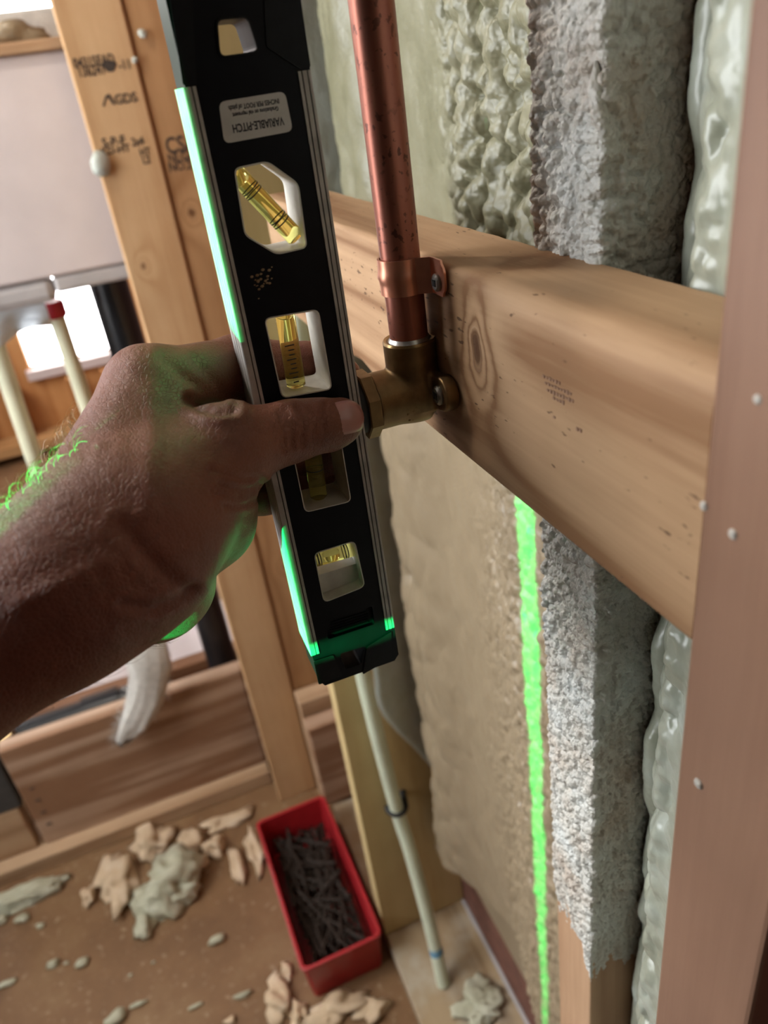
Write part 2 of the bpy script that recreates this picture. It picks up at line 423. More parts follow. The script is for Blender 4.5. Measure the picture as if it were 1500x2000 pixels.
M['bagmat'] = plain('plastic_sheet', (.7, .75, .8), .3)

def floor_mat():
    m, nt, b = mat_new('floor_subfloor'); T = NT(nt); v = T.coords()
    c = T.ramp(T.noise(v, 5, 6, .65), [(.3, (.125, .060, .022)), (.55, (.195, .10, .040)), (.75, (.25, .15, .068))])
    d = T.ramp(T.noise(v, 70, 3, .6), [(.60, (0, 0, 0)), (.72, (1, 1, 1))])
    c = T.mix(T.math('MULTIPLY', d, .35), c, (.5, .38, .25))
    T.l(c, b.inputs['Base Color']); b.inputs['Roughness'].default_value = .7
    T.bump(T.noise(v, 120, 4), .5, .001, b); return m
M['floor'] = floor_mat()
def copper_mat():
    m, nt, b = mat_new('copper_pipe'); T = NT(nt); v = T.coords(); vs = T.coords(scale=(1, 1, .1))
    base = T.ramp(T.noise(vs, 90, 4), [(.3, (.25, .085, .058)), (.6, (.37, .135, .09)), (.8, (.46, .20, .14))])
    sp = T.ramp(T.noise(v, 360, 2, .5), [(.60, (0, 0, 0)), (.65, (1, 1, 1))])
    big = T.ramp(T.noise(v, 40, 2), [(.4, (0, 0, 0)), (.6, (1, 1, 1))])
    T.l(T.mix(T.math('MULTIPLY', T.math('MULTIPLY', sp, big), .85), base, (.08, .03, .022)), b.inputs['Base Color'])
    b.inputs['Metallic'].default_value = .7
    T.l(T.ramp(T.noise(vs, 60, 3), [(.3, (.32,) * 3), (.7, (.50,) * 3)]), b.inputs['Roughness']); return m
M['copper'] = copper_mat()
def skin_mat():
    m, nt, b = mat_new('skin'); T = NT(nt); v = T.coords()
    c = T.ramp(T.noise(v, 28, 5, .6), [(.25, (.135, .042, .025)), (.5, (.195, .070, .042)), (.78, (.26, .108, .068))])
    r = T.ramp(T.noise(v, 11, 2), [(.45, (0, 0, 0)), (.75, (1, 1, 1))])
    c = T.mix(T.math('MULTIPLY', r, .35), c, (.20, .052, .038))
    fk = T.ramp(T.noise(v, 240, 2, .5), [(.66, (0, 0, 0)), (.72, (1, 1, 1))])
    c = T.mix(T.math('MULTIPLY', fk, .35), c, (.14, .05, .035))
    T.l(c, b.inputs['Base Color']); b.inputs['Roughness'].default_value = .48; b.inputs['Specular IOR Level'].default_value = .45
    b.inputs['Subsurface Weight'].default_value = .12; b.inputs['Subsurface Radius'].default_value = (1, .3, .15); b.inputs['Subsurface Scale'].default_value = .003
    vo = T.n('ShaderNodeTexVoronoi', feature='DISTANCE_TO_EDGE'); vo.inputs['Scale'].default_value = 620; T.l(v, vo.inputs['Vector'])
    wr = T.noise(T.coords(scale=(1, 1, .35), rot=(.3, .5, 0)), 210, 4)
    T.bump(T.math('ADD', T.math('MINIMUM', vo.outputs['Distance'], .12), T.math('MULTIPLY', wr, .7)), .9, .0011, b); return m
M['skin'] = skin_mat()
M['cloth'] = plain('dark_sleeve', (.03, .034, .045), .9, nz=.25, scale=200, bump=.0006)
M['nailskin'] = plain('thumb_nail', (.40, .19, .165), .28, nz=.1, scale=60, coat=.2)
M['hair_dark'] = plain('hair_dark', (.16, .075, .04), .4)
M['hair'] = plain('hair', (.62, .44, .22), .35)
def vial_mat(name, col):
    m, nt, b = mat_new(name); b.inputs['Base Color'].default_value = tuple(col) + (1,); b.inputs['Roughness'].default_value = .05
    b.inputs['Transmission Weight'].default_value = .92; b.inputs['IOR'].default_value = 1.10; return m
M['vial'] = vial_mat('vial_liquid', (.95, .92, .34)); M['clear'] = vial_mat('vial_clear', (.95, .95, .9))

# ------------------------------------------------------------------ setting
def struct(mb, name, mat): return tag(mb.build(name, mat), kind='structure')
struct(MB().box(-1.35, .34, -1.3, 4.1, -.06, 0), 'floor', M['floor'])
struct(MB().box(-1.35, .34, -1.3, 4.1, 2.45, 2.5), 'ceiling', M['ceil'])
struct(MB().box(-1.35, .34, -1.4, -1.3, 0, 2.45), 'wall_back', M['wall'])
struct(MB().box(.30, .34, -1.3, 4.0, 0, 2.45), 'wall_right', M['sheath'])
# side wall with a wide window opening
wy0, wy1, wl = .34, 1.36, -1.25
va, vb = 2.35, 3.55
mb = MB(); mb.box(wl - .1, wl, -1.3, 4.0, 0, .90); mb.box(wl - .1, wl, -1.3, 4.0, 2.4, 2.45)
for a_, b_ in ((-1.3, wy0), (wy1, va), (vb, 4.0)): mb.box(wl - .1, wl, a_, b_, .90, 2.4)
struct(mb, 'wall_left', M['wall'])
for nm_, a_, b_ in (('window_2', wy0, wy1), ('fill_window', va, vb)):  # the second pane is an unseen window added to brighten the far room
    o = struct(MB().box(wl - .075, wl - .065, a_, b_, .90, 2.4), nm_, M['win'])
    mb = MB(); mb.box(wl - .08, wl, a_, a_ + .04, .90, 2.4); mb.box(wl - .08, wl, b_ - .04, b_, .90, 2.4); mb.box(wl - .08, wl, a_ + .04, b_ - .04, .90, .94); mb.box(wl - .08, wl, a_ + .04, b_ - .04, 2.36, 2.4)
    mb.build('window_frame', M['frame'], o)
# far wall with a low and a high window
YF = 3.9
wx0, wx1, wz0, wz1 = -.44, -.06, .39, 1.05
mb = MB(); mb.box(-1.25, wx0, YF, YF + .1, 0, 2.45); mb.box(wx1, .30, YF, YF + .1, 0, wz1); mb.box(wx0, wx1, YF, YF + .1, 0, wz0); mb.box(wx0, .30, YF, YF + .1, wz1, 1.62); mb.box(wx0, .30, YF, YF + .1, 2.1, 2.45)
struct(mb, 'wall_far', M['orange'])
o = struct(MB().box(wx0, wx1, YF + .06, YF + .07, wz0, wz1), 'window_1', M['winfar'])
MB().box(wx0 - .02, wx1 + .02, YF - .04, YF + .05, wz0 - .045, wz0).build('window_sill', M['frame'], o)
o = struct(MB().box(wx0, .30, YF + .06, YF + .07, 1.62, 2.1), 'window_3', M['winfar'])
# far wall studs below the window
for i, xx in enumerate((-.78, -.56, -.30, -.14)):
    tag(MB().box(xx, xx + .04, YF - .09, YF, .09, .33, .002).build('cripple_stud', M['orange']), ['orange short stud farthest left in the lit back room', 'orange short stud left of the bright far window', 'orange short stud under the bright far window', 'orange short stud under the right edge of the bright far window'][i], 'stud', 'short studs in the far wall')
tag(MB().box(-1.2, .25, YF - .14, YF, .04, .09, .003).build('far_bottom_plate', M['orange_x']), 'orange wooden bottom rail of the far sunlit wall', 'plate')

lamp = empty('fill_lamp', (-.38, .92, 2.20), 'added fill lamp hanging out of view from the ceiling left of the wall', 'lamp')  # unseen lamp, added to brighten the panel, posts and block top
MB().tube([(-.38, .92, 2.30), (-.38, .92, 2.449)], .006, 12).build('cord', M['dark'], lamp)
MB().tube([(-.38, .92, 2.325), (-.38, .92, 2.31), (-.38, .92, 2.25)], [.02, .05, .12], 32, False).build('fill_lamp_shade', M['white'], lamp, True)
ll = bpy.data.lights.new('fill_lamp_bulb', 'POINT'); ll.energy = 20.0; ll.color = (1.0, .93, .84); ll.shadow_soft_size = .05
lo = bpy.data.objects.new('fill_lamp_bulb', ll); COL.objects.link(lo); lo.parent = lamp; lo.location = (0, 0, .03)

# ------------------------------------------------------------------ exterior wall framing, right
Z = lambda z: CAMH + z
tag(MB().box(.140, .2995, -.6, 1.155, .0, .038, .002).build('sole_plate', M['plate_y']), 'dirty brown sole plate under the pale stud along the right wall', 'plate')
near = tag(MB().box(.119, .258, .089, .128, .0385, 2.44, .0015).build('near_stud', M['near']), 'blurred reddish brown stud closest to the camera at the right edge', 'stud')
for (px, py, r) in ((1375, 988, .0013), (1432, 1043, .0014), (1365, 1530, .0018), (1480, 780, .0011)):
    p = onX(px, py, .119); bm = bmesh.new(); bmesh.ops.create_icosphere(bm, subdivisions=2, radius=r)
    for q in bm.verts: q.co = Vector((q.co.x * .6, q.co.y, q.co.z)) + p
    MB().bm(bm).build('foam_speck', M['overspray'], near, True)
mid = tag(MB().box(.160, .2995, .2300, .2682, .0385, 2.44, .0015).build('mid_stud', M['mid']), 'foam-coated stud behind the middle of the horizontal block', 'stud')
far = empty('far_stud', (.22, .854, .0385), 'pale yellow stud beside the red nail bin with a cream tube strapped to it', 'stud')
MB().box(.140, .2995, .835, .8735, .0385, 2.44, .002).build('stud', M['far'], far)
# overspray on the middle stud: a thin pebbly skin around its room corner
st = .0008
zz = np.arange(Z(-.66), Z(.10), st); L1, L2 = .0382, .048
uu = np.arange(0, L1 + L2, st); U, V = np.meshgrid(uu, zz)
uc = np.clip((U - (L1 - .0025)) / .005, 0, 1)          # rounded corner
ang = uc * math.pi / 2
nx = -np.cos(ang); ny = -np.sin(ang)
bx = np.where(U < L1, .160, .160 + (U - L1)); by = np.where(U < L1, .2682 - U, .2300)
peb = pebbles(U / .0046, V / .0050, 3) * .0022 + pebbles(U / .0031, V / .0034, 23) * .0012 + blobs(U / .0080, V / .010, 13) * .0010 + fbm(U / .02, V / .03, 4) * .0022
cover = sstep(Z(-.52), Z(-.45), V + .10 * (fbm(U / .012, V / .05, 21) - .5)) 
band = .75 + .5 * vnoise(U / .012, V / .09, 8)
dsp = -.0016 + cover * (.0005 + peb * band)
grid_obj('foam_overspray', bx + nx * dsp, by + ny * dsp, V, M['overspray'], mid, (.16, .23, Z(-.66)))
# a peeled flap of foam on the stud's corner
P = [onX(1165, 118, .1585), onX(1163, 170, .158), onX(1172, 235, .1585), onX(1182, 262, .1585)]
MB().tube([p + Vector((-.0004, -.0006, 0)) for p in P], [.0005, .0026, .0028, .0005], 10).build('foam_flap', M['overspray'], mid, True)
# overspray on the far stud's deep side
st = .003; U, V = np.meshgrid(np.arange(.168, .284, st), np.arange(.25, Z(.12), st))
edge = .205 + .03 * (fbm(V / .3, U * 0, 5) - .5) + .09 * sstep(.60, .30, V)
cov = sstep(-.004, .010, U - edge)
dsp = -.0035 + cov * (.0045 + .003 * fbm(U / .02, V / .03, 6)) + .0015 * cov * blobs(U / .012, V / .016, 7)
grid_obj('foam_overspray', U, .835 - dsp, V, M['overspray_far'], far, (.22, .835, .25))

# spray foam filling the far bay
st = .0026
yy = np.arange(.2690, .806, st); zz = np.arange(.16, Z(.11), st); Yg, Zg = np.meshgrid(yy, zz)
X = .276 - .030 * sstep(.56, .44, Yg) - .018 * sstep(.42, .30, Yg)
X += .012 * (fbm(Yg / .12, Zg / .16, 31) - .5)
rough_zone = sstep(.61, .50, Yg + .10 * (fbm(Zg / .2, Yg / .2, 33) - .5))
up = sstep(Z(-.20), Z(-.10), Zg)
wy = Yg + .012 * fbm(Yg / .03, Zg / .03, 41); wz = Zg + .02 * fbm(Yg / .04, Zg / .04, 47)
big = pebbles(wy / .017, wz / .022, 35, .72) * .0095 + pebbles(wy / .0105, wz / .013, 36, .7) * .0045 + blobs(wy / .03, wz / .05, 34) * .005
small = pebbles(wy / .0075, wz / .0085, 37, .66) * .0034 + fbm(wy / .006, wz / .012, 38) * .005
X -= rough_zone * (up * big * 1.7 + (1 - up) * small * 1.6)
X -= (1 - rough_zone) * (.004 * fbm(wy / .018, wz / .035, 39, 5) + up * .003 * blobs(wy / .02, wz / .04, 40))
# bulges and a dark seam where the foam meets the far stud
seam = sstep(.788, .798, Yg + .035 * (fbm(Zg / .05, Yg * 0, 44) - .5))
X += seam * .030; X -= sstep(.66, .75, Yg) * (1 - seam) * (.006 + blobs(Yg / .045, Zg / .07, 45) * .020)
foot = .185 + .10 * sstep(.80, .50, Yg) + .06 * fbm(Yg / .06, Zg * 0, 48)
X += .05 * sstep(.05, -.01, Zg - foot)
X = np.minimum(X, .2992)
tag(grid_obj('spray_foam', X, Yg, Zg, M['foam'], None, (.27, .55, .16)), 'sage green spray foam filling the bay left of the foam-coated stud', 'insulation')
# foam in the narrow near bay
st = .0016
yy = np.arange(.1290, .2265, st); zz = np.arange(Z(-.95), Z(.09), st); Yg, Zg = np.meshgrid(yy, zz)
low_ = Yg * (.885 + (.21 - Yg) * 1.25); X = np.where(Yg < .209, low_, .1975)
cen = .2170 + .004 * (fbm(Zg / .06, Yg * 0, 51) - .5)
roll = np.sqrt(np.clip(1 - ((Yg - cen) / .0090) ** 2, 0, 1)); X = np.where(Yg > .2075, np.minimum(X, .1985 - roll * .0150 * (.70 + .55 * vnoise(Zg / .020, Zg * 0, 52))), X)
X += .006 * np.exp(-((Yg - .2078) / .0018) ** 2)
b2 = pebbles((Yg + .004 * fbm(Yg / .02, Zg / .02, 53)) / .015, (Zg + .01 * fbm(Yg / .03, Zg / .03, 59)) / .019, 54, .75); X -= sstep(.2075, .202, Yg) * sstep(.170, .186, Yg) * (b2 * .0085 + pebbles(Yg / .0065, Zg / .008, 55, .66) * .0022 * sstep(.196, .186, Yg))
X += .0015 * fbm(Yg / .006, Zg / .006, 57)
X = np.where((Zg > Z(-.150)) & (Zg < Z(-.061)), np.maximum(X, .1588), X)
tag(grid_obj('near_bay_foam', X, Yg, Zg, M['foam_near'], None, (.18, .18, Z(-.95))), 'pale lumpy spray foam squeezed between the blurred near stud and the coated stud', 'insulation')

# ------------------------------------------------------------------ horizontal block
y0, y1 = .1284, .575; zt, zb = Z(-.0660), Z(-.1450)
Nn = 90; ys = np.linspace(y0, y1, Nn)
prof = []
for y in ys:
    r = .0035 + .0075 * sstep(.28, .18, np.array(y)) + .0012 * math.sin(y * 90)       # waney front top corner, fuller towards the near stud
    r2 = .0025 + .010 * math.exp(-((y - .405) / .030) ** 2)                        # rounded lower corner behind the elbow
    ring = []
    rough = .0005 * float(vnoise(np.array(y / .006), np.array(.3), 61))
    for k in range(7): a = k / 6 * math.pi / 2; ring.append((.120 + r * (1 - math.sin(a)), zt - r * (1 - math.cos(a)) - rough * 0))
    ring = ring[::-1]
    low = []
    for k in range(7): a = k / 6 * math.pi / 2; low.append((.120 + r2 * (1 - math.cos(a)), zb + r2 * (1 - math.sin(a))))
    # front goes down: top corner ends at x=.120, bottom corner starts there
    top = sorted(ring, key=lambda p: -p[1])
    face = [(.120 - .0006 * math.exp(-((t * .079 - .038) / .012) ** 2) * math.exp(-((y - .285) / .02) ** 2), zt - r - (zt - r - zb - r2) * t) for t in np.linspace(.12, .88, 8)]
    prof.append([(.158, zt - rough), (.148, zt - rough)] + top + face + low + [(.158, zb)])
mb = MB(); n = len(prof[0])
V = [(p[0], y, p[1]) for y, pr in zip(ys, prof) for p in pr]
F = [(i * n + k, i * n + (k + 1) % n, (i + 1) * n + (k + 1) % n, (i + 1) * n + k) for i in range(Nn - 1) for k in range(n)] + [tuple(range(n)), tuple((Nn - 1) * n + k for k in range(n))[::-1]]
mb.add(V, F)
board = tag(mb.build('wood_block', M['board'], None, 45, origin=(.139, .375, zb)), 'horizontal knotty pine block carrying the copper pipe and brass elbow', 'lumber')

# rows of a faded mill stamp on the block
for rI, (px0, py0, nn_) in enumerate(((1062, 735, 6), (1066, 748, 9), (1070, 762, 9), (1082, 778, 4), (1083, 815, 1), (1128, 838, 2))):
    for k in range(nn_):
        a = onX(px0 + k * 6.0, py0 + k * 2.6, .1199); h = random.uniform(.0003, .0007); MB().box(.1197, .1203, a.y - .0005, a.y + .0005, a.z - h, a.z + h).build('faded_stamp', M['faded'], board)

# ------------------------------------------------------------------ copper pipe, strap, elbow
PX_, PY_, PR = .1103, .2913, .00795
ZA = Z(-.1205)      # outlet axis height
pipe = tag(MB().tube([(PX_, PY_, Z(-.112)), (PX_, PY_, Z(-.05)), (PX_, PY_, Z(.3)), (PX_, PY_, 2.44)], PR, 40).build('copper_pipe', M['copper'], None, 50), 'upright copper pipe with dark spots running into the brass elbow', 'pipe')
strap = empty('pipe_strap', (PX_, PY_ - .012, Z(-.0785)), 'bright copper one-hole strap holding the pipe to the block', 'strap')
# bent sheet: around the pipe, then a flat ear on the block towards the camera
t = .0009; R0 = PR + .0004; pts = []
for k in range(0, 25):
    a = math.radians(62 - k * (62 + 208) / 24.0)          # from the block side round the far flank, room side, near flank
    pts.append((PX_ + R0 * math.cos(a) , PY_ + R0 * math.sin(a)))
pts = [p for p in pts if p[0] < .1185]
far_s = [(.1188, pts[0][1] + .0012)]
ear0 = [(.1186, PY_ - R0 - .0026), (.1189, PY_ - R0 - .0050), (.1190, PY_ - .0155), (.1190, PY_ - .0205), (.1190, PY_ - .0232)]
# order: far flank first
ang = np.linspace(math.radians(70), math.radians(70 + 220), 26)
arc = [(PX_ + R0 * math.cos(a), PY_ + R0 * math.sin(a)) for a in ang]
path = arc + ear0
zs = np.linspace(0, 1, 9); zc0, zc1 = Z(-.0778), Z(-.0640)
V = []; F = []
nP = len(path)
for i, (x, y) in enumerate(path):
    a, b_ = path[max(i - 1, 0)], path[min(i + 1, nP - 1)]; tx, ty = b_[0] - a[0], b_[1] - a[1]; l = math.hypot(tx, ty); ox, oy = -ty / l, tx / l
    if (ox * (x - PX_) + oy * (y - PY_)) < 0 and i < 26: ox, oy = -ox, -oy
    if i >= 26: ox, oy = (-1, 0) if i > 27 else (-.8, -.6)
    for q in zs:
        rib = .0007 * math.exp(-((q - .52) / .10) ** 2) * (1 if i < 24 else 0)
        sh = 0.0
        if i == nP - 1: sh = .0022 * (abs(q - .5) * 2) ** 4
        if i == nP - 2: sh = 0
        z = zc0 + (zc1 - zc0) * (q if i < nP - 1 else .5 + (q - .5) * .80)
        for tt in (0, t): V.append((x + ox * (tt + rib), y + oy * (tt + rib) + sh, z))
W9 = len(zs) * 2
for i in range(nP - 1):
    for j in range(len(zs) - 1):
        for s_ in (0, 1): F.append((i * W9 + j * 2 + s_, i * W9 + j * 2 + 2 + s_, (i + 1) * W9 + j * 2 + 2 + s_, (i + 1) * W9 + j * 2 + s_))
    for j in (0, len(zs) - 1): F.append((i * W9 + j * 2, (i + 1) * W9 + j * 2, (i + 1) * W9 + j * 2 + 1, i * W9 + j * 2 + 1))
for i in (0, nP - 1):
    for j in range(len(zs) - 1): F.append((i * W9 + j * 2, i * W9 + j * 2 + 1, i * W9 + j * 2 + 3, i * W9 + j * 2 + 2))
MB().add(V, F).build('band', M['strap'], strap, 40)
def screw_x(name, parent, x, y, z, r, square=True, depth=.0016):
    mb = MB(); mb.tube([(x + .004, y, z), (x, y, z), (x - depth * .6, y, z), (x - depth, y, z)], [r * .5, r, r, r * .78], 24); s_ = mb.build(name, M['screw'], parent, 30)
    q = r * .36; MB().box(x - depth - .0002, x - depth + .0003, y - q, y + q, z - q, z + q).build('socket', M['hole'], s_); return s_
screw_x('screw', strap, .1181, PY_ - .0168, Z(-.0728), .0034)

elbow = empty('brass_elbow', (PX_, PY_, ZA - .012), 'dull brass drop ear elbow screwed to the block below the copper pipe', 'pipe fitting')
def f_elbow(P):
    c = np.array([PX_, PY_, ZA])
    def cyl(p, axis, lo, hi, r, rd=.0012):
        q = P - c; oth = [i for i in range(3) if i != axis]
        rr = np.hypot(q[..., oth[0]], q[..., oth[1]]) - r; h = np.maximum(lo - q[..., axis], q[..., axis] - hi)
        d = np.maximum(rr, h); return d
    d = smin(cyl(P, 2, -.004, .0232, .0112), cyl(P, 0, -.020, .002, .0122), .0012)
    d = smin(d, np.linalg.norm(P - c, axis=-1) - .0125, .004)
    # ears against the block
    for s_ in (-1, 1):
        e = np.array([.1165, PY_ + s_ * .0190, ZA + .0035]); q = P - e
        disc = np.maximum(np.hypot(q[..., 1], q[..., 2]) - .0070, np.abs(q[..., 0]) - .0026)
        arm = np.maximum(sd_cone(P, (.1165, PY_, ZA), e, .009, .0070), np.abs(q[..., 0]) - .0026)
        d = smin(d, smin(disc, arm, .002), .002)
    back = np.maximum(P[..., 0] - .1192, -1); d = np.maximum(d, P[..., 0] - .1192)
    bore = np.maximum(np.hypot(P[..., 0] - PX_, P[..., 1] - PY_) - .0085, -(P[..., 2] - (ZA + .012)))
    return np.maximum(d, -bore)
net_obj('body', f_elbow, (.086, PY_ - .029, ZA - .015), (.122, PY_ + .029, ZA + .026), .00062, M['brass'], elbow, (PX_, PY_, ZA))
# machined rim and solder fillet
V = MB(); V.tube([(PX_, PY_, ZA + .0226), (PX_, PY_, ZA + .0236)], [.0113, .0108], 40, False); V.tube([(PX_, PY_, ZA + .0236), (PX_, PY_, ZA + .0230)], [.0108, .0093], 40, False)
V.build('rim', M['brass_bright'], elbow, True)
V = MB(); V.tube([(PX_, PY_, ZA + .0225), (PX_, PY_, ZA + .0232), (PX_, PY_, ZA + .0246)], [.0095, .0088, .0081], 40, False); V.build('solder_ring', M['solder'], elbow, True)
# octagonal outlet collar, then a dark threaded mouth
hexv = MB(); pts = []
for xx, rr in ((.0905, .0138), (.0900, .0146), (.0852, .0146), (.0848, .0138)): pts.append([(xx, PY_ + rr * math.cos(math.radians(22.5 + 45 * k)), ZA + rr * math.sin(math.radians(22.5 + 45 * k))) for k in range(8)])
VV = [p for r_ in pts for p in r_]; FF = [(i * 8 + k, i * 8 + (k + 1) % 8, (i + 1) * 8 + (k + 1) % 8, (i + 1) * 8 + k) for i in range(3) for k in range(8)] + [tuple(range(8)), tuple(24 + k for k in range(8))]
hexv.add(VV, FF).build('collar', M['brass'], elbow)
MB().tube([(.0853, PY_, ZA), (.0822, PY_, ZA)], .0118, 32).build('outlet_plug', M['rubber'], elbow, 40)
screw_x('screw', elbow, .1138, PY_ - .0190, ZA + .0035, .0041, depth=.0022)
# cast marks
for k, (dx, dz) in enumerate(((-.0085, -.004), (-.0068, -.0030), (-.0052, -.0040), (-.0075, -.0075), (-.0058, -.0078))):
    an = math.asin(max(-.95, min(.95, dz / .0122))); y = PY_ - .0121 * math.cos(an)
    MB().box(PX_ + dx - .0005, PX_ + dx + .0005, y - .0003, y + .0006, ZA + dz - .0010, ZA + dz + .0010, .0002).build('cast_mark', M['brass'], elbow)

# ------------------------------------------------------------------ torpedo level
YL0, YL1 = .2763, .2958
XL0, XL1 = .0394, .0810
def lv(px, py): p = onY(px, py, YL0); return (p.x, p.z)
def lvs(L): return [lv(*q) for q in L]
LV = empty('torpedo_level', ((XL0 + XL1) / 2, (YL0 + YL1) / 2, Z(-.2468)), 'black torpedo level with silver rails held upright against the elbow', 'level')
zr0, zr1 = Z(-.2268), Z(.0028); ztop = Z(.042); zbot = Z(-.2468)
xi0, xi1 = XL0 + .0040, XL1 - .0043
outer = [(XL0 + .0012, ztop), (XL1 - .0012, ztop), (XL1, ztop - .004), (XL1, zr1), (xi1, zr1), (xi1, zr0), (XL1, zr0), (XL1, zbot + .003), (XL1 - .0025, zbot), (XL0 + .0035, zbot), (XL0 + .0012, zbot + .004), (XL0 + .0006, zr0), (xi0, zr0), (xi0, zr1), (XL0 + .0008, zr1), (XL0 + .0008, ztop - .004)]
W_cap = fillet(lvs([(424, 40), (482, 34), (503, 100), (430, 110)]), .0018)
W_hex = fillet(lvs([(456, 328), (522, 314), (583, 358), (600, 484), (540, 498), (477, 460)]), .0022)
W_2 = fillet(lvs([(515, 621), (622, 603), (649, 760), (550, 778)]), .0026)
W_3 = fillet(lvs([(560, 832), (657, 806), (686, 979), (595, 1001)]), .0026)
W_4 = fillet(lvs([(612, 1080), (693, 1055), (713, 1145), (632, 1177)]), .0030)
W_notch = fillet(lvs([(664, 1277), (714, 1262), (706, 1297), (674, 1308)]), .0012)
W_rec = fillet(lvs([(635, 1214), (727, 1184), (732, 1219), (641, 1249)]), .0012)
holes = [W_cap, W_hex, W_2, W_3, W_4, W_notch]
mb = MB(); mb.prism(outer, holes + [W_rec], YL0, YL0 + .0022); mb.prism(outer, holes, YL0 + .0022, YL1)
mb.build('body', M['black'], LV)
for i in range(5):
    a = Vector(lv(648, 1222 + i * 5)); b_ = Vector(lv(722, 1199 + i * 5))
    MB().tube([(a.x, YL0 + .0021, a.y), (b_.x, YL0 + .0021, b_.y)], .00045, 6).build('grip_rib', M['cap'], LV)
# raised wings on the end caps
for L in ([(322, -60), (372, -60), (384, 166), (357, 167)], [(512, -60), (578, -60), (606, 132), (586, 136), (520, 92)], [(612, 1290), (650, 1278), (668, 1318), (622, 1336)], [(716, 1262), (764, 1232), (764, 1284), (708, 1316)]):
    MB().prism(fillet(lvs(L), .0008), [], YL0 - .0006, YL0 + .0002).build('cap_wing', M['cap'], LV)
def bezel(L, d, y0=YL0 - .0004, y1=YL1 + .0003): return MB().prism(L, [inset(L, d)], y0, y1).build('window_bezel', M['white'], LV)
for L, d in ((W_hex, .0010), (W_2, .0009), (W_3, .0008), (W_4, .0008)): bezel(L, d)
# cap hole has a black lip
MB().prism(inset(W_cap, -.0011), [W_cap], YL0 - .0009, YL0 + .0006).build('hole_lip', M['cap'], LV)
def rail(x0, x1, side):
    y0, y1 = YL0 - .0006, YL1 + .0006; g = .0005
    # outline with two fine grooves in front and three down the outer edge
    if side < 0: pr = [(x1, y0), (x1 - .0011, y0), (x1 - .0012, y0 + g), (x1 - .0015, y0 + g), (x1 - .0016, y0), (x0 + .0003, y0), (x0, y0 + .0003)] + sum([[(x0, y0 + t_), (x0 + g, y0 + t_ + .0002), (x0 + g, y0 + t_ + .0006), (x0, y0 + t_ + .0008)] for t_ in (.0045, .0095, .0145)], []) + [(x0, y1 - .0003), (x0 + .0003, y1), (x1, y1)]
    else: pr = [(x0, y0), (x0, y1), (x1 - .0003, y1), (x1, y1 - .0003), (x1, y0 + .0003), (x1 - .0003, y0), (x1 - .0009, y0), (x1 - .0010, y0 + g), (x1 - .0013, y0 + g), (x1 - .0014, y0), (x0 + .0015, y0), (x0 + .0014, y0 + g), (x0 + .0011, y0 + g), (x0 + .0010, y0)]
    n = len(pr); V = [(p[0], p[1], zr0) for p in pr] + [(p[0], p[1], zr1) for p in pr]
    F = [(k, (k + 1) % n, (k + 1) % n + n, k + n) for k in range(n)]
    tri = tessellate_polygon([[Vector((p[0], p[1], 0)) for p in pr]]); F += [tuple(t_) for t_ in tri] + [tuple(i + n for i in t_[::-1]) for t_ in tri]
    r_ = MB().add(V, F).build('rail', M['rail'], LV)
    xs = (x1 - .00135,) if side < 0 else (x1 - .00115, x0 + .00125)
    for x in xs: MB().box(x - .00016, x + .00016, y0 + g - .0001, y0 + g + .0002, zr0, zr1).build('groove', M['groove'], r_)
    return r_
rail(XL0, xi0, -1); rail(xi1, XL1, 1)
# vials
ym = (YL0 + YL1) / 2 - .003
def vial(a, b, r, lines, bubble=None, marks=False):
    a = Vector((a[0], ym, a[1])); b = Vector((b[0], ym, b[1])); d = (b - a)
    v_ = MB().tube([a, a + d * .02, a + d * .98, b], [r * .8, r, r, r * .8], 28).build('vial', M['vial'], LV, 40)
    for t_ in lines:
        p = a + d * t_; q = d.normalized() * .00022; MB().tube([p - q, p + q], r * 1.012, 28, False).build('vial_line', M['ink'], v_, True)
    if bubble:
        p = a + d * bubble[0]; q = d.normalized() * bubble[1]
        MB().tube([p - q, p - q * .6, p + q * .6, p + q], [r * .45, r * .8, r * .8, r * .45], 20).build('bubble', M['clear'], v_, True)
    if marks:
        for k in range(9):
            p = a + d * (.42 + .06 * k); h = r * (.75 if k % 3 == 0 else .45)
            MB().box(p.x - h, p.x + h * .3, p.y - r * 1.03, p.y - r * .92, p.z - .00018, p.z + .00018).build('vial_line', M['ink'], v_)
vial(lv(466, 338), lv(589, 470), .0034, (.24, .30, .68, .74), (.08, .0022))
vial(lv(564, 612), lv(588, 764), .0037, (), (.05, .002), True)
vial(lv(610, 830), lv(632, 984), .0036, (.62,), None)
vial(lv(614, 1110), lv(706, 1084), .0034, (.14, .20, .72, .78), (.45, .0036))
a = lv(618, 1140); b_ = lv(706, 1113); c_ = lv(710, 1145); d_ = lv(632, 1174)
MB().prism([a, b_, c_, d_], [], YL0 + .0060, YL1).build('vial_seat', M['white'], LV)
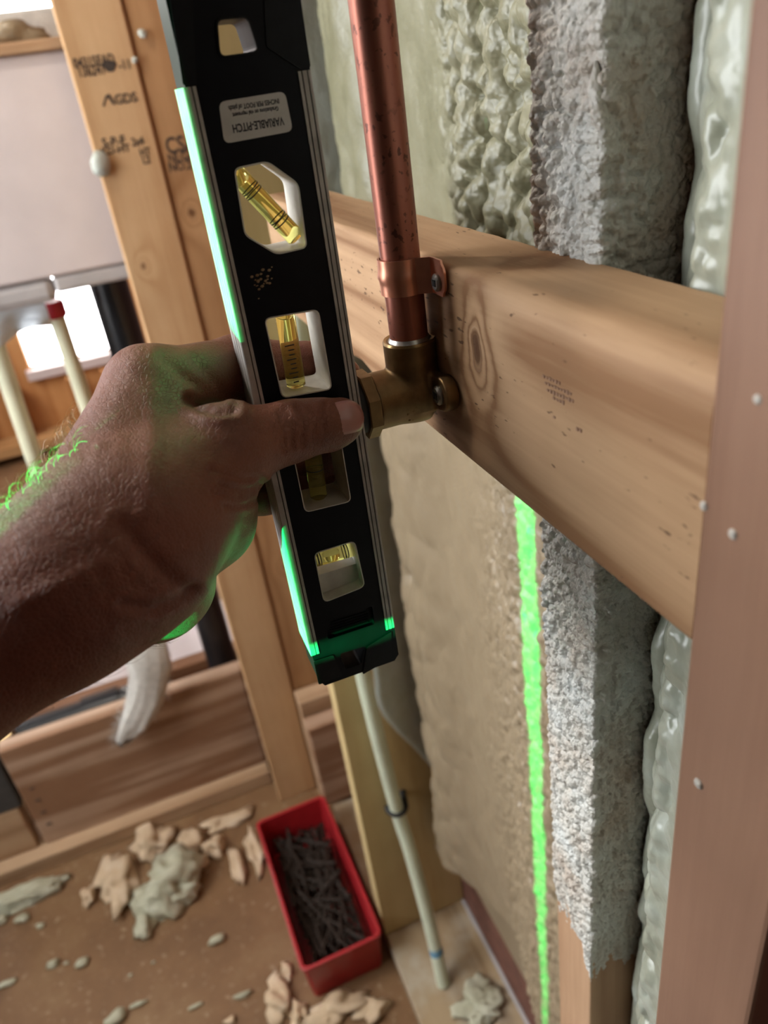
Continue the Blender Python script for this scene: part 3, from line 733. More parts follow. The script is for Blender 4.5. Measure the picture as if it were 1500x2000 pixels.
# sticker and its upside down print
stk = fillet(lvs([(427, 199), (556, 178), (572, 256), (438, 281)]), .0022)
so = MB().prism(stk, [], YL0 - .00025, YL0 + .0001).build('sticker', M['sticker'], LV)
def text(name, body, mat, parent, origin, xdir, ydir, size, align='CENTER', ext=.00002, sx=1.0, shear=0, bold=.022):
    cu = bpy.data.curves.new(name, 'FONT'); cu.body = body; cu.size = size; cu.align_x = align; cu.align_y = 'CENTER'; cu.extrude = ext; cu.shear = shear; cu.offset = size * bold; cu.resolution_u = 3
    to = bpy.data.objects.new(name, cu); COL.objects.link(to)
    dg = bpy.context.evaluated_depsgraph_get(); dg.update()
    me = bpy.data.meshes.new_from_object(to.evaluated_get(dg)); bpy.data.objects.remove(to, do_unlink=True)
    xd = Vector(xdir).normalized(); yd = Vector(ydir).normalized(); nd = xd.cross(yd)
    me.transform(Matrix(((xd.x * sx, yd.x, nd.x, 0), (xd.y * sx, yd.y, nd.y, 0), (xd.z * sx, yd.z, nd.z, 0), (0, 0, 0, 1))))
    me.materials.clear()
    return link(name, me, mat, parent, False, Vector(origin))
def on_level(px, py): p = lv(px, py); return (p[0], YL0 - .0003, p[1])
text('print', 'VARIABLE-PITCH', M['ink'], so, on_level(504, 243), (-1, 0, 0), (0, 0, -1), .0034, sx=.68)
text('print', 'Graduations on vial represent', M['ink'], so, on_level(499, 218), (-1, 0, 0), (0, 0, -1), .0018, sx=.70)
text('print', 'INCHES PER FOOT of pitch', M['ink'], so, on_level(496, 204), (-1, 0, 0), (0, 0, -1), .0020, sx=.72)
# dried smear on the body
for k in range(26):
    px = 512 + random.gauss(0, 10); py = 545 + random.gauss(0, 14); p = on_level(px, py); s_ = random.uniform(.0002, .0006)
    if k == 0: mb = MB()
    bm = bmesh.new(); bmesh.ops.create_icosphere(bm, subdivisions=1, radius=s_)
    for q in bm.verts: q.co = Vector((q.co.x * 1.4, q.co.y * .35, q.co.z)) + Vector(p) + Vector((0, .0002, 0))
    mb.bm(bm)
tag(mb.build('dried_smear', M['plate_y'], LV), kind='stuff')

# ------------------------------------------------------------------ hand and forearm
def hy(px, py, y): p = onY(px, py, y); return np.array(p)
def hd(px, py, d): p = atD(px, py, d / 1000); return np.array(p)
F2 = hd(-640, 1605, 203); F1 = hd(-170, 1335, 222); WR = hd(110, 1165, 236); CA = hd(222, 1070, 252)
IM = hd(290, 768, 287); MM = hd(283, 815, 304); RM = hd(290, 880, 320); LM = hd(315, 955, 334)
TH = hd(390, 1008, 292); HY = hd(292, 1130, 304); T0 = hd(290, 1015, 254)
TM = hy(438, 880, .2575); TI = hy(570, 842, .2652); TT = hy(665, 822, .2663)
I1 = hy(470, 712, .3075); I2 = hy(600, 716, .3090); I3 = hy(668, 735, .3085)
M1 = hy(470, 795, .3095); M2 = hy(610, 800, .3100); M3 = hy(680, 812, .3090)
R1 = hy(490, 880, .3100); R2 = hy(615, 884, .3095); R3 = hy(672, 890, .3085)
L1_ = hy(510, 962, .3085); L2_ = hy(600, 958, .3070); L3 = hy(648, 958, .3065)
mmv = .001
def f_hand(P):
    c = lambda a, b, r1, r2: sd_cone(P, a, b, r1 * mmv, r2 * mmv)
    d = c(F2, F1, 29, 26.5); d = smin(d, c(F1, WR, 26.5, 27.0), .008); d = smin(d, c(WR, CA, 27.0, 28.0), .008)
    palm = c(CA, IM, 28.5, 16.5); palm = smin(palm, c(CA, MM, 28, 16), .010); palm = smin(palm, c(HY, RM, 22, 15), .010)
    palm = smin(palm, c(HY, LM, 22, 15), .010); palm = smin(palm, c(CA, HY, 27, 22), .010)
    d = smin(d, palm, .012)
    d = smin(d, c(T0, TH, 23, 21), .010); d = smin(d, c(T0, TM, 23, 16), .010)
    th = smin(c(TM, TI, 15, 11.2), c(TI, TT, 11.0, 9.0), .004)
    tp = hy(640, 838, .2672); th = smin(th, c(TI * .5 + TT * .5, tp, 9.5, 8.6), .004)
    d = smin(d, th, .006)
    d = smin(d, c(TM, TH, 13, 19), .007)
    fi = smin(c(IM, I1, 15.5, 11.5), smin(c(I1, I2, 11.0, 10), c(I2, I3, 10, 8.5), .003), .006)
    d = smin(d, fi, .006)
    for a, b, e, g, r in ((MM, M1, M2, M3, 11.0), (RM, R1, R2, R3, 10.4), (LM, L1_, L2_, L3, 9.4)):
        d = smin(d, smin(c(a, b, 14, r), smin(c(b, e, r, r * .9), c(e, g, r * .9, r * .8), .003), .005), .003)
    # creases: the web fold, the thenar wrinkles, the thumb joint
    def crease(pts, r, k): 
        nonlocal d
        for a, b in zip(pts[:-1], pts[1:]):
            d = -smin(-d, sd_cone(P, a, b, r, r), k)
    return d
lo = np.min([F2, F1, WR, CA, IM, LM, TT, HY], axis=0) - .05; hi = np.max([F2, F1, WR, IM, LM, HY, TT, M3, L3], axis=0) + .045
Vh, Fh = surface_net(f_hand, lo, hi, .00125)
# wrinkles pressed into the skin along lines seen on the hand
camP = np.array([0, 0, CAMH])
rel = Vh - camP; cc = rel @ _R     # camera axes
hpx = 750 + _f * cc[:, 0] / cc[:, 2]; hpy = 1000 + _f * cc[:, 1] / cc[:, 2]
bmh = bmesh.new(); me = bpy.data.meshes.new('person'); me.from_pydata(Vh.tolist(), [], Fh.tolist()); bmh.free()
me.update(); nrm = np.array([v.normal[:] for v in me.vertices])
facing = np.einsum('ij,ij->i', nrm, -rel) > 0
def line_d(L):
    d = np.full(len(hpx), 1e9)
    for (ax_, ay_), (bx_, by_) in zip(L[:-1], L[1:]):
        vx, vy = bx_ - ax_, by_ - ay_; t = np.clip(((hpx - ax_) * vx + (hpy - ay_) * vy) / (vx * vx + vy * vy), 0, 1)
        d = np.minimum(d, np.hypot(hpx - ax_ - t * vx, hpy - ay_ - t * vy))
    return d
CR = [([(455, 800), (425, 802), (396, 795), (370, 780)], 9, 2.4), ([(430, 790), (400, 770), (360, 735), (320, 700)], 10, 1.0), ([(440, 770), (410, 740), (380, 705)], 9, .7),
      ([(512, 940), (495, 955), (470, 958), (430, 945)], 6, 1.5), ([(512, 952), (490, 968), (460, 972), (415, 960)], 5, 1.2), ([(508, 970), (480, 985), (440, 988)], 5, .9), ([(505, 930), (480, 936), (440, 925), (410, 915)], 5, .8),
      ([(560, 800), (572, 830), (570, 870)], 5, .8), ([(578, 796), (590, 828), (588, 868)], 5, .8), ([(548, 802), (556, 838), (552, 878)], 5, .6),
      ([(240, 1030), (280, 1080), (330, 1130), (372, 1160)], 14, .8), ([(378, 1150), (362, 1165), (300, 1190), (240, 1180)], 9, 1.3),
      ([(635, 790), (628, 810), (632, 838)], 4, .7)]
dep = np.zeros(len(hpx))
for L, wpx, amp in CR: q_ = line_d(L); dep += amp * .0011 * (np.exp(-(q_ / (wpx * 1.05)) ** 2) - .35 * np.exp(-((q_ - wpx * 2.4) / (wpx * 1.1)) ** 2))
bul = .0016 * np.exp(-(((hpx - 275) / 45) ** 2 + ((hpy - 705) / 35) ** 2)) + .0012 * np.exp(-(((hpx - 195) / 12) ** 2 + ((hpy - 870) / 8) ** 2)) * .6
for a_, b_, amp in (((290, 1000), (300, 760), .0010), ((210, 1100), (40, 1180), .0012)):
    bul += amp * np.exp(-(line_d([a_, b_]) / 22) ** 2)
Vh = Vh + nrm * (np.where(facing, bul - dep, 0))[:, None]
bpy.data.meshes.remove(me)
me = bpy.data.meshes.new('person'); org = Vector(CA); me.from_pydata((Vh - CA).tolist(), [], Fh.tolist())
hand = tag(link('person', me, M['skin'], None, True, org), 'person reaching in with a bare left hand and hairy forearm, thumb across the level', 'person')
# pushed-up sleeve from mid forearm to the elbow
ad_ = _n(F2 - F1); sl = [F2 + ad_ * t_ for t_ in (-.004, -.006, .0, .012, .03, .08, .14, .20, .25, .275)]
MB().tube([Vector(p) for p in sl], [.0305, .033, .0355, .0345, .0355, .038, .041, .045, .044, .020], 36).build('sleeve', M['cloth'], hand, True)
# thumb nail: a curved shell on the thumb tip
nailc = hy(668, 812, .2590); NV = []; NF = []
ax_u = _n(TT - TI); toc = _n(camP - TT); side = _n(np.cross(toc, ax_u)); nr = _n(np.cross(ax_u, side)); 
ndir = _n(nr * .93 + side * .12)
side2 = _n(np.cross(ndir, ax_u))
for i in range(9):
    for j in range(9):
        s_ = -1 + i / 4; t_ = -1 + j / 4
        wd = (.0064 - .0007 * max(0, t_) ** 2) * (1 - .10 * max(0, -t_) ** 3); ln = .0070 * math.sqrt(max(.0, 1 - .20 * s_ * s_)) if t_ < 0 else .0072 * (1 - .26 * s_ * s_)
        a_ = s_ * .95
        R_ = .0091
        p = TT + ax_u * (.0004 + t_ * ln * .92) + side2 * math.sin(a_) * wd / .82 + ndir * (R_ * (math.cos(a_) * .62 + .40) + .0002 - .0017 * max(0, t_) ** 2)
        NV.append(tuple(p))
for i in range(8):
    for j in range(8): NF.append((i * 9 + j, i * 9 + j + 1, (i + 1) * 9 + j + 1, (i + 1) * 9 + j))
no = MB().add(NV, NF).build('thumbnail', M['nailskin'], hand, True); sm = no.modifiers.new('thick', 'SOLIDIFY'); sm.thickness = .0007; sm.offset = -1
no['label'] = 'pinkish thumb nail'
# arm hair
mb = MB(); idx = np.arange(len(Vh)); 
px_, py_ = hpx, hpy
w_ = (hpx > -60) & (hpx < 420) & (hpy > 700) & (hpy < 1420) & (cc[:, 2] > .1)
edge_d = np.abs(np.einsum('ij,ij->i', nrm, -rel) / np.linalg.norm(rel, axis=1))
top = (hpy < 1290 - hpx * 1.05)
cand1 = idx[w_ & (edge_d < .35) & top & (hpx < 150)]; cand2 = idx[w_ & facing & (hpx < 330) & (hpy > 930)]
armd = _n(CA - F1)
def hairs(pick, rr, lift0, lift1, mat):
    mb = MB()
    for i in pick:
        p = Vh[i]; nn = nrm[i]; L_ = RNG.uniform(.004, .0095)
        tdir = _n(armd * .9 + RNG.normal(0, .45, 3) + np.array([0, 0, -.25])); tdir = _n(tdir - nn * (tdir @ nn)); lift = RNG.uniform(lift0, lift1)
        bend = _n(np.cross(tdir, nn)) * RNG.normal(0, .22)
        pts = [p - nn * .0005, p + nn * L_ * .30 * lift + tdir * L_ * .15, p + nn * L_ * .52 * lift + (tdir + bend * .4) * L_ * .38, p + nn * L_ * .58 * lift + (tdir + bend) * L_ * .64, p + nn * L_ * .45 * lift + (tdir + bend * 1.6) * L_ * .90]
        mb.tube(pts, [rr, rr * .95, rr * .85, rr * .65, rr * .3], 3, False)
    return tag(mb.build('arm_hair', mat, hand), kind='stuff')
hairs(RNG.choice(cand1, min(300, len(cand1)), False), .000065, .5, 1.0, M['hair'])
hairs(RNG.choice(cand2, min(240, len(cand2)), False), .00006, .12, .32, M['hair_dark'])

# ------------------------------------------------------------------ corner posts and the partition on the left
post = tag(MB().box(.0375, .1250, 1.250, 1.2885, .0, 2.44, .003).build('corner_post', M['post']), 'tan upright post with black printed lumber stamps left of the level', 'stud')
post2 = tag(MB().box(.1262, .2150, 1.254, 1.2925, .0, 2.44, .003).build('corner_post', M['post2']), 'darker tan upright post behind the level, right of the stamped post', 'stud')
def stamp(body, px, py, size, par, shear=0, sx=.85, yy=1.2496):
    p = onY(px, py, yy); return text('lumber_stamp', body, M['stamp'], par, p, (1, 0, 0), (0, 0, 1), size, sx=sx, ext=.0001)
stamp('04315EAD', 184, 120, .0165, post, sx=.74); stamp('136241', 179, 139, .0165, post, sx=.74); stamp('-11', 244, 127, .016, post, sx=.8)
stamp('GDS', 246, 193, .0165, post, sx=.95)
stamp('S-P-F', 222, 277, .016, post, sx=.95); stamp('KD-HT', 226, 293, .013, post, sx=1.0); stamp('2x4', 269, 277, .015, post, sx=.75); stamp('HT', 283, 297, .014, post, sx=.8); stamp('L2', 286, 313, .014, post, sx=.8)
stamp('CSA', 353, 283, .030, post2, yy=1.2537, sx=.8); stamp('NLGA', 354, 307, .017, post2, yy=1.2537); stamp('NO.2', 352, 325, .017, post2, yy=1.2537)
# the little mountain mark, the ink blot
m_ = [onY(*q, 1.25) for q in ((200, 207), (206, 187), (213, 183), (226, 203), (221, 205), (211, 190), (206, 196), (204, 208))]
MB().prism([(p.x, p.z) for p in m_], [], 1.2494, 1.2502).build('lumber_stamp', M['stamp'], post)
p = onY(214, 129, 1.25); MB().prism([(p.x + .009 * math.cos(a) * (1 + .2 * math.sin(3 * a)), p.z + .007 * math.sin(a)) for a in np.linspace(0, 2 * math.pi, 18, False)], [], 1.2494, 1.2502).build('lumber_stamp', M['stamp'], post)
def lump(name, c, r, mat, parent=None, seed=0, sc=(1, 1, 1), amp=.3, sub=3, freq=1.6, flat=None):
    bm = bmesh.new(); bmesh.ops.create_icosphere(bm, subdivisions=sub, radius=1)
    rg = np.random.default_rng(seed); D = rg.normal(size=(14, 3)); D /= np.linalg.norm(D, axis=1)[:, None]; A = rg.uniform(-1, 1, 14)
    for q in bm.verts:
        v = np.array(q.co); s_ = 1 + amp * float(np.sum(A * np.sin(D @ v * freq * 2.2 + A * 5))) / 2.5 + amp * .22 * float(np.sum(A[:8] * np.sin(D[:8] @ v * freq * 8.5 + A[:8] * 9))) + (rg.normal(0, amp * .05) if sub > 2 else 0)
        q.co = Vector((v[0] * r * sc[0] * s_, v[1] * r * sc[1] * s_, v[2] * r * sc[2] * s_)) + Vector(c)
        if flat is not None and q.co.z < flat: q.co.z = flat
    return MB().bm(bm).build(name, mat, parent, True)
lump('foam_glob', onY(197, 320, 1.247), .014, M['overspray_far'], post, 3, (1, .6, 1.15), .2)
lump('foam_glob', onY(278, 65, 1.249), .006, M['overspray_far'], post, 5, (1, .4, .7), .3); lump('foam_glob', onY(263, 117, 1.249), .005, M['overspray_far'], post, 6, (1, .4, .7), .3)
# block in the corner behind the pale stud
tag(MB().box(.127, .2995, 1.16, 1.2, .039, .265, .003).build('corner_block', M['joist']), 'brown block on edge in the corner behind the pale stud', 'lumber')
tag(MB().box(.1265, .2995, 1.205, 1.249, .001, .30, .003).build('corner_ledge', M['plate']), 'light wood ledge piece in the corner behind the brown block', 'lumber')
# partition: bottom plate, deep board standing on it
tag(MB().box(-1.5, .036, 1.312, 1.42, .0, .038, .003).build('bottom_plate', M['plate']), 'pale bottom plate edge along the floor under the grained board', 'plate')
jo = empty('grained_board', (-.17, 1.365, .039), 'wide grained board on edge standing on the left bottom plate', 'lumber')
MB().box(-.462, .036, 1.345, 1.383, .0385, .322, .003).build('board', M['joist'], jo)
MB().box(.036, .125, 1.345, 1.383, .0385, .322, .003).build('board_end', M['joist'], jo)
for i in range(4):
    a = onY(62 + 11 * i, 1540 + 23 * i, 1.3449); MB().box(a.x - .004, a.x + .006, 1.3436, 1.3455, a.z - .0012, a.z + .0012).build('staple', M['dark'], jo)
tag(MB().box(-.60, -.478, 1.345, 1.383, .0385, .165, .003).build('short_block', M['plate']), 'short pale wood block at the left edge beside the grained board', 'lumber')
tag(MB().box(-.62, -.468, 1.344, 1.385, .166, .30, .004).build('dark_box', M['dark']), 'dark grey box piece above the short pale block at the left edge', 'box')
tag(MB().box(-.75, .12, 1.560, 1.60, 0, onY(300, 1322, 1.56).z, .003).build('rear_board', M['rear']), 'dark reddish board standing behind the black drain pipe', 'lumber')
U, V = np.meshgrid(np.linspace(0, 1, 40), np.linspace(0, 1, 40))
tag(grid_obj('paper_sheet', -.62 + .70 * U, 1.66 + .44 * V, .004 + .010 * fbm(U * 5, V * 5, 71), M['panel'], None, (-.27, 1.9, .003)), 'pale protective sheet lying on the floor behind the partition', 'paper sheet')
# drain pipes
vp = empty('drain_stack', (.006, 1.46, 0), 'black vertical drain pipe behind the stamped post', 'pipe')
MB().tube([(.006, 1.46, .0), (.006, 1.46, 1.13), (.006, 1.46, 1.16)], [.033, .033, .033], 32).build('pipe', M['abs'], vp, 40)
hp = empty('drain_pipe', (-.35, 1.45, .24), 'shiny black drain pipe lying behind the grained board', 'pipe')
a = onY(-60, 1470, 1.43); b_ = onY(260, 1362, 1.43); pa = Vector((a.x, 1.43, a.z)); pb = Vector((b_.x, 1.43, b_.z)); d_ = pb - pa
MB().tube([pa - d_ * 1.2, pb + d_ * .25], .030, 32).build('pipe', M['abs'], hp, 40)
MB().tube([pa + d_ * .70, pa + d_ * .92], .036, 32).build('coupling', M['abs'], hp, 40)
c = onY(18, 1442, 1.395); br = empty('brass_valve', (c.x, 1.395, c.z - .02), 'small brass fitting in front of the black drain pipe at the left edge', 'pipe fitting')
MB().tube([(c.x - .05, 1.395, c.z - .018), (c.x - .012, 1.395, c.z), (c.x + .012, 1.395, c.z + .01)], [.013, .013, .011], 16).build('stem', M['brass_bright'], br, 40)
MB().tube([(c.x - .026, 1.395, c.z - .008), (c.x - .014, 1.395, c.z - .001)], [.019, .019], 8).build('nut', M['brass_bright'], br)
# insulation scrap hanging over the board
pts = [onY(275, 1235, 1.334), onY(292, 1300, 1.331), onY(285, 1360, 1.328), onY(262, 1405, 1.327), onY(240, 1440, 1.330)]
mb = MB()
bm = bmesh.new()
mbt = MB().tube(pts, [.042, .036, .034, .030, .010], 28)
v = np.array(mbt.v); 
c0 = v.mean(0)
an = RNG.normal(0, .0045, (len(v), 3)); v = v + an; v[:, 1] = 1.312 + (v[:, 1] - 1.330) * .30; mbt.v = [tuple(q) for q in v]
ins = mbt.build('insulation_scrap', M['fluff'], None, True); tag(ins, 'fluffy off-white insulation scrap hanging over the grained board', 'insulation')
mb = MB()
for k in range(420):
    t_ = RNG.uniform(0, len(pts) - 1.001); i = int(t_); p = np.array(pts[i]) * (1 - t_ + i) + np.array(pts[i + 1]) * (t_ - i)
    s_ = RNG.choice([-1, 1]); q = p + np.array([s_ * (.034 if t_ < 3 else .018), -.004, RNG.normal(0, .01)]); e = q + RNG.normal(0, .008, 3) + np.array([s_ * .006, 0, -.003])
    mb.tube([q - np.array([s_ * .01, 0, 0]), q, e], [.0007, .0006, .0003], 3, False)
tag(mb.build('fibres', M['fluff'], ins), kind='stuff')
# white panel with its flange and the ledge above
pn = empty('white_panel', (-.33, 1.35, Z(-.245)), 'smooth pinkish white panel with a rolled lower flange, top left', 'panel')
MB().box(-.75, .14, 1.335, 1.36, Z(-.214), Z(.080), .004).build('face', M['panel'], pn)
MB().box(-.75, -.075, 1.338, 1.39, Z(-.252), Z(-.2145), .012).build('flange', M['panel2'], pn); MB().box(-.0745, .14, 1.338, 1.39, Z(-.240), Z(-.2145), .006).build('flange', M['panel2'], pn)
tag(MB().box(-.8, .14, 1.325, 1.414, Z(.0805), Z(.0955), .003).build('ledge_board', M['plate']), 'wooden ledge running along the top of the white panel', 'lumber')
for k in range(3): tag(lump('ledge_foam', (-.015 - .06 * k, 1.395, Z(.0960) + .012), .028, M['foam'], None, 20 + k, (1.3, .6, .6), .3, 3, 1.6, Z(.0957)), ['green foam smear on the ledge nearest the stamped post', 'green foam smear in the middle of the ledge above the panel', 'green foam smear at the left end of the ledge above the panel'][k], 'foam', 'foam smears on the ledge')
tag(MB().box(-.9, .14, 1.425, 1.46, Z(.06), Z(.140), .004).build('pale_batt', M['fluff']), 'pale insulation batt just above the ledge at the top left corner', 'insulation')
# crumpled clear sheet below the panel
U, V = np.meshgrid(np.linspace(0, 1, 40), np.linspace(0, 1, 22))
PXs = -.30 + .20 * U; PZs = Z(-.252) - .050 * V * (1 - .2 * np.sin(9 * U)); PYs = 1.385 + .012 * np.sin(U * 17 + 2 * V) * V + .008 * fbm(U * 8, V * 8, 3)
tag(grid_obj('plastic_sheet', PXs, PYs, PZs, M['bagmat'], None, (-.2, 1.38, Z(-.31))), 'crumpled whitish plastic sheet hanging under the white panel', 'plastic sheet')
# water tubes at the panel
t1 = empty('water_tube', (-.10, 2.6, .006), 'cream water tube with a red fitting below the white panel', 'pipe')
MB().tube([(-.10, 2.6, .02), (-.098, 2.2, .10), (-.096, 1.75, .40), (-.094, 1.52, .62), (-.093, 1.435, .80), (-.092, 1.42, .95), (-.0915, 1.42, Z(-.274))], .0135, 24).build('tube', M['pex'], t1, 40)
MB().tube([(-.0915, 1.42, Z(-.292)), (-.0915, 1.42, Z(-.288)), (-.0915, 1.42, Z(-.268)), (-.0915, 1.42, Z(-.264))], [.0160, .0188, .0188, .016], 24).build('red_fitting', M['redfit'], t1, 40)
t2 = MB().tube([(-.28, 2.6, .02), (-.27, 2.2, .10), (-.245, 1.75, .40), (-.225, 1.52, .62), (-.212, 1.435, .80), (-.204, 1.42, .95), (-.196, 1.42, Z(-.262))], .0148, 24).build('water_tube', M['pex'], None, 40)
tag(t2, 'thick cream water tube at the left edge, left of the red-fitted one', 'pipe')

# tube on the pale stud
fp = empty('supply_tube', (.199, .71, .0385), 'long pale water tube strapped to the yellow stud, ending at the sole plate', 'pipe')
pts = [Vector((.250, .812, 1.236)), Vector((.210, .813, 1.230)), Vector((.186, .815, 1.195)), Vector((.180, .817, 1.13)), Vector((.180, .818, .95)), onY(714, 1340, .816), onY(772, 1570, .813), onY(800, 1660, .795), onY(838, 1800, .755), onZ(866, 1922, .0385)]
def smooth_path(P, n=5):
    out = []
    for i in range(len(P) - 1):
        p0 = P[max(i - 1, 0)]; p1 = P[i]; p2 = P[i + 1]; p3 = P[min(i + 2, len(P) - 1)]
        for k in range(n):
            t_ = k / n; out.append(.5 * ((2 * p1) + (p2 - p0) * t_ + (2 * p0 - 5 * p1 + 4 * p2 - p3) * t_ ** 2 + (3 * p1 - p0 - 3 * p2 + p3) * t_ ** 3))
    out.append(P[-1]); return out
sp = smooth_path(pts); MB().tube(sp, .0112, 24).build('tube', M['pex_far'], fp, 40)
p = onZ(850, 1880, .06); 
q = sp[-4]; MB().tube([q - (sp[-3] - q) * .25, q + (sp[-3] - q) * .25], .01132, 24, False).build('blue_mark', M['blue'], fp, True)
c = onY(776, 1578, .813); cl = empty('tube_clamp', (c.x, .83, c.z - .012), 'black plastic clamp holding the pale tube on the yellow stud', 'clamp')
mb = MB(); arc = [(c.x + .0150 * math.cos(a), .8165 + .0150 * math.sin(a), c.z + .001 - .012 * math.cos(a) * 0 - .010 * math.sin(-a) * .3) for a in np.linspace(math.radians(-200), math.radians(20), 20)]
mb.tube(arc, .0046, 10); mb.build('hook', M['rubber'], cl, True)
MB().tube([(c.x + .0155, .818, c.z), (c.x + .0185, .836, c.z + .004)], [.005, .006], 12).build('nail_boss', M['rubber'], cl, 40)
# thin grey seam strip at the back of the sole plate
tag(MB().box(.2935, .2995, .20, .834, .0385, .0450, .001).build('seam_strip', M['panel2']), 'thin grey sealing strip along the back of the sole plate', 'strip')

# ------------------------------------------------------------------ red bin of nails
bn = empty('nail_bin', (.058, .965, 0), 'red plastic bin full of nails on the floor beside the yellow stud', 'bin')
by = math.radians(1.0); bn_c = Vector((.052, .965, 0))
def bxy(u, v, z):
    c_, s_ = math.cos(by), math.sin(by); return (bn_c.x + u * c_ - v * s_, bn_c.y + u * s_ + v * c_, z)
def rrect(hw, hl, r, n=5):
    out = []
    for cx, cy, a0 in ((hw - r, hl - r, 0), (-hw + r, hl - r, 90), (-hw + r, -hl + r, 180), (hw - r, -hl + r, 270)):
        for k in range(n + 1): a = math.radians(a0 + 90 * k / n); out.append((cx + r * math.cos(a), cy + r * math.sin(a)))
    return out
rings = [(.062, .150, .004), (.064, .152, .0), ]
lay = [(.066, .158, .010, .001), (.0715, .1655, .012, .096), (.0745, .1685, .013, .097), (.0745, .1685, .013, .104), (.0725, .1665, .012, .105), (.0685, .1625, .010, .104), (.0630, .1545, .009, .004)]
V = []; F = []; nR = 24
for hw, hl, r, z in lay: V += [bxy(u, v, z) for u, v in rrect(hw, hl, r)]
for i in range(len(lay) - 1):
    for k in range(nR): F.append((i * nR + k, i * nR + (k + 1) % nR, (i + 1) * nR + (k + 1) % nR, (i + 1) * nR + k))
F += [tuple(range(nR)), tuple((len(lay) - 1) * nR + k for k in range(nR))]
MB().add(V, F).build('shell', M['redbin'], bn, 40)
# nails, each its own object, heaped in layers
nm = MB(); nm.tube([(-.052, 0, 0), (-.046, 0, 0), (.048, 0, 0)], [.0003, .0023, .0023], 7); nm.tube([(.048, 0, 0), (.0494, 0, 0), (.0500, 0, 0)], [.0028, .0052, .0049], 9)
first = nm.build('nail', M['nail'], None, 40, origin=(0, 0, 0)); nme = first.data
bpy.data.objects.remove(first, do_unlink=True)
for k in range(216):
    lay_ = k // 36
    u = RNG.uniform(-.058, .058); v = RNG.uniform(-.15, .15); yaw = RNG.normal(1.75, .55); pit = RNG.normal(0, .16); z = .017 + lay_ * .0085 + RNG.uniform(0, .006)
    hx = abs(math.cos(yaw + by)) * .052; u = max(-.051 + hx, min(.051 - hx, u)); hyv = abs(math.sin(yaw)) * .052; v = max(-.140 + hyv, min(.140 - hyv, v))
    o = bpy.data.objects.new('nail', nme); COL.objects.link(o); o.location = bxy(u, v, z + abs(math.sin(pit)) * .02); o.rotation_euler = (0, pit, yaw)
    tag(o, 'dark steel nail lying in the heap inside the red bin', 'nail', 'nails heaped in the red bin')

# ------------------------------------------------------------------ scraps on the floor
def crag(name, px, py, r, mat, seed, sc, label, cat, group=None, amp=.45, freq=2.2, sub=4, kids=0):
    c = onZ(px, py, 0); o = lump(name, (c.x, c.y, r * sc[2] * .62), r, mat, None, seed, sc, amp, sub, freq, .0008); tag(o, label, cat, group)
    rg = np.random.default_rng(seed)
    for k in range(kids):
        a = rg.uniform(0, 6.28); q = (c.x + math.cos(a) * r * sc[0] * .65, c.y + math.sin(a) * r * sc[1] * .65, r * sc[2] * rg.uniform(.3, .9)); lump('lobe', q, r * rg.uniform(.25, .42), mat, o, seed * 7 + k, (1.2, .9, .8), .5, 3, 2.2, .0008)
    return o
crag('foam_chunk', 335, 1742, .056, M['chunk'], 101, (1.12, .85, .75), 'largest torn sage foam chunk on the brown floor', 'foam chunk', None, .38, 1.7, 4, 7)
crag('foam_chunk', 285, 1815, .020, M['chunk'], 102, (1.0, 1.1, .8), 'small foam piece just in front of the largest chunk', 'foam chunk', None, .4, 2, 3)
crag('foam_strip', 60, 1752, .036, M['chunk'], 103, (1.9, .55, .4), 'flat pale foam strip on the floor at the left edge', 'foam chunk', None, .35, 2, 4)
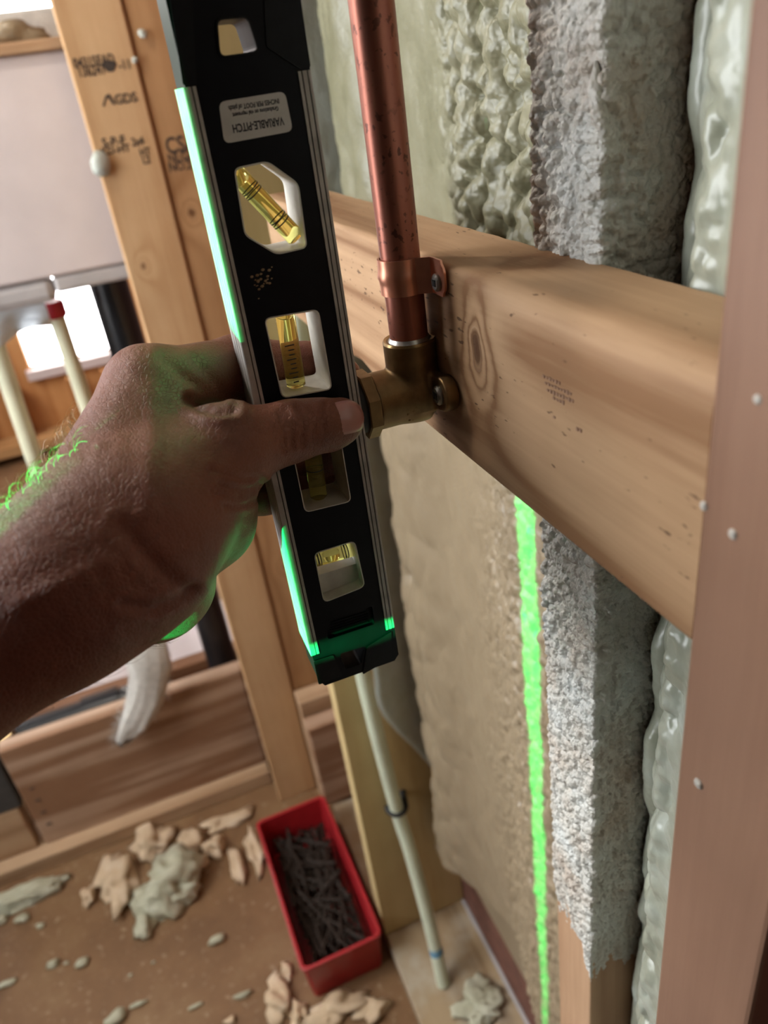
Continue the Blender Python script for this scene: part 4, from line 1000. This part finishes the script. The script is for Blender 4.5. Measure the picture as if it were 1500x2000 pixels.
tanL = [(230, 1720, .034, (1.0, 1.5, .5), 'tan scrap left of the largest foam chunk'), (176, 1755, .015, (.8, 1.3, .8), 'small upright tan scrap at the far left of the scrap pile'), (300, 1650, .030, (1.1, 1.2, .6), 'tan scrap behind the largest foam chunk near the plate'),
        (378, 1650, .022, (1.0, 1.2, .7), 'tan scrap behind the foam chunk, left of the rounded one'), (420, 1660, .021, (1.0, 1.1, .8), 'rounded tan scrap right of the pile behind the foam chunk'), (390, 1690, .016, (1.2, .8, .6), 'small tan scrap touching the right rear of the foam chunk'),
        (462, 1690, .018, (.7, 2.4, .5), 'long tan shaving left of the red bin'), (500, 1660, .020, (.8, 2.6, .5), 'long tan shaving leaning close to the red bin'), (450, 1605, .024, (2.0, .7, .4), 'greyish shaving on the floor below the grained board'),
        (545, 1955, .020, (.9, 1.5, .6), 'tan scrap in front of the red bin, left one'), (585, 1985, .016, (.9, 1.2, .6), 'tan scrap in front of the red bin, second from left'), (660, 1975, .024, (1.6, .8, .5), 'pale tan scrap in front of the red bin, middle'), (730, 1975, .020, (1.3, .9, .5), 'pale tan scrap in front of the red bin, right one'), (560, 1900, .012, (.8, 1.4, .5), 'small brownish scrap against the left front of the red bin')]
for i, (px, py, r, sc, lb) in enumerate(tanL): crag('wood_scrap', px, py, r, M['tan'], 200 + i, sc, lb, 'scrap', 'tan scraps on the floor', .5, 2.4, 3, 2 if r > .02 else 0)
pebs = [(105, 1885, .009, 'white foam crumb left of the biggest crumb'), (161, 1884, .011, 'biggest white foam crumb on the bare floor'), (130, 1882, .004, 'tiny crumb between the two white crumbs'), (45, 1797, .011, 'white crumb under the foam strip'), (425, 1838, .011, 'white crumb right of the foam chunk, near the red bin'),
        (15, 1923, .009, 'thin white sliver at the left edge of the floor'), (475, 1945, .008, 'pale sliver left of the scraps before the bin'), (270, 1963, .007, 'pale sliver near the bottom of the floor'), (382, 1967, .006, 'pale sliver right of the other near the bottom'), (228, 1992, .016, 'green foam crumb at the bottom edge'),
        (80, 1810, .006, 'small crumb above the pair of white crumbs'), (255, 1905, .003, 'speck of foam right of the biggest crumb'), (450, 1995, .007, 'orange chip at the bottom edge of the floor'), (300, 1880, .003, 'speck of foam in the middle of the bare floor'), (4, 1800, .010, 'grey green crumb cut by the left edge')]
for i, (px, py, r, lb) in enumerate(pebs):
    c = onZ(px, py, 0); tag(lump('foam_crumb', (c.x, c.y, r * .5), r, M['tan'] if 'orange' in lb else M['chunk'], None, 300 + i, (1.3, .8, .6) if 'sliver' not in lb else (2.2, .6, .4), .3, 2, 2, .0006), lb, 'crumb', 'crumbs on the floor')
crag('plate_foam', 940, 1985, .022, M['chunk'], 401, (1.3, 1.2, .4), 'pale foam spill at the bottom of the sole plate', 'foam chunk').location.z += .0385
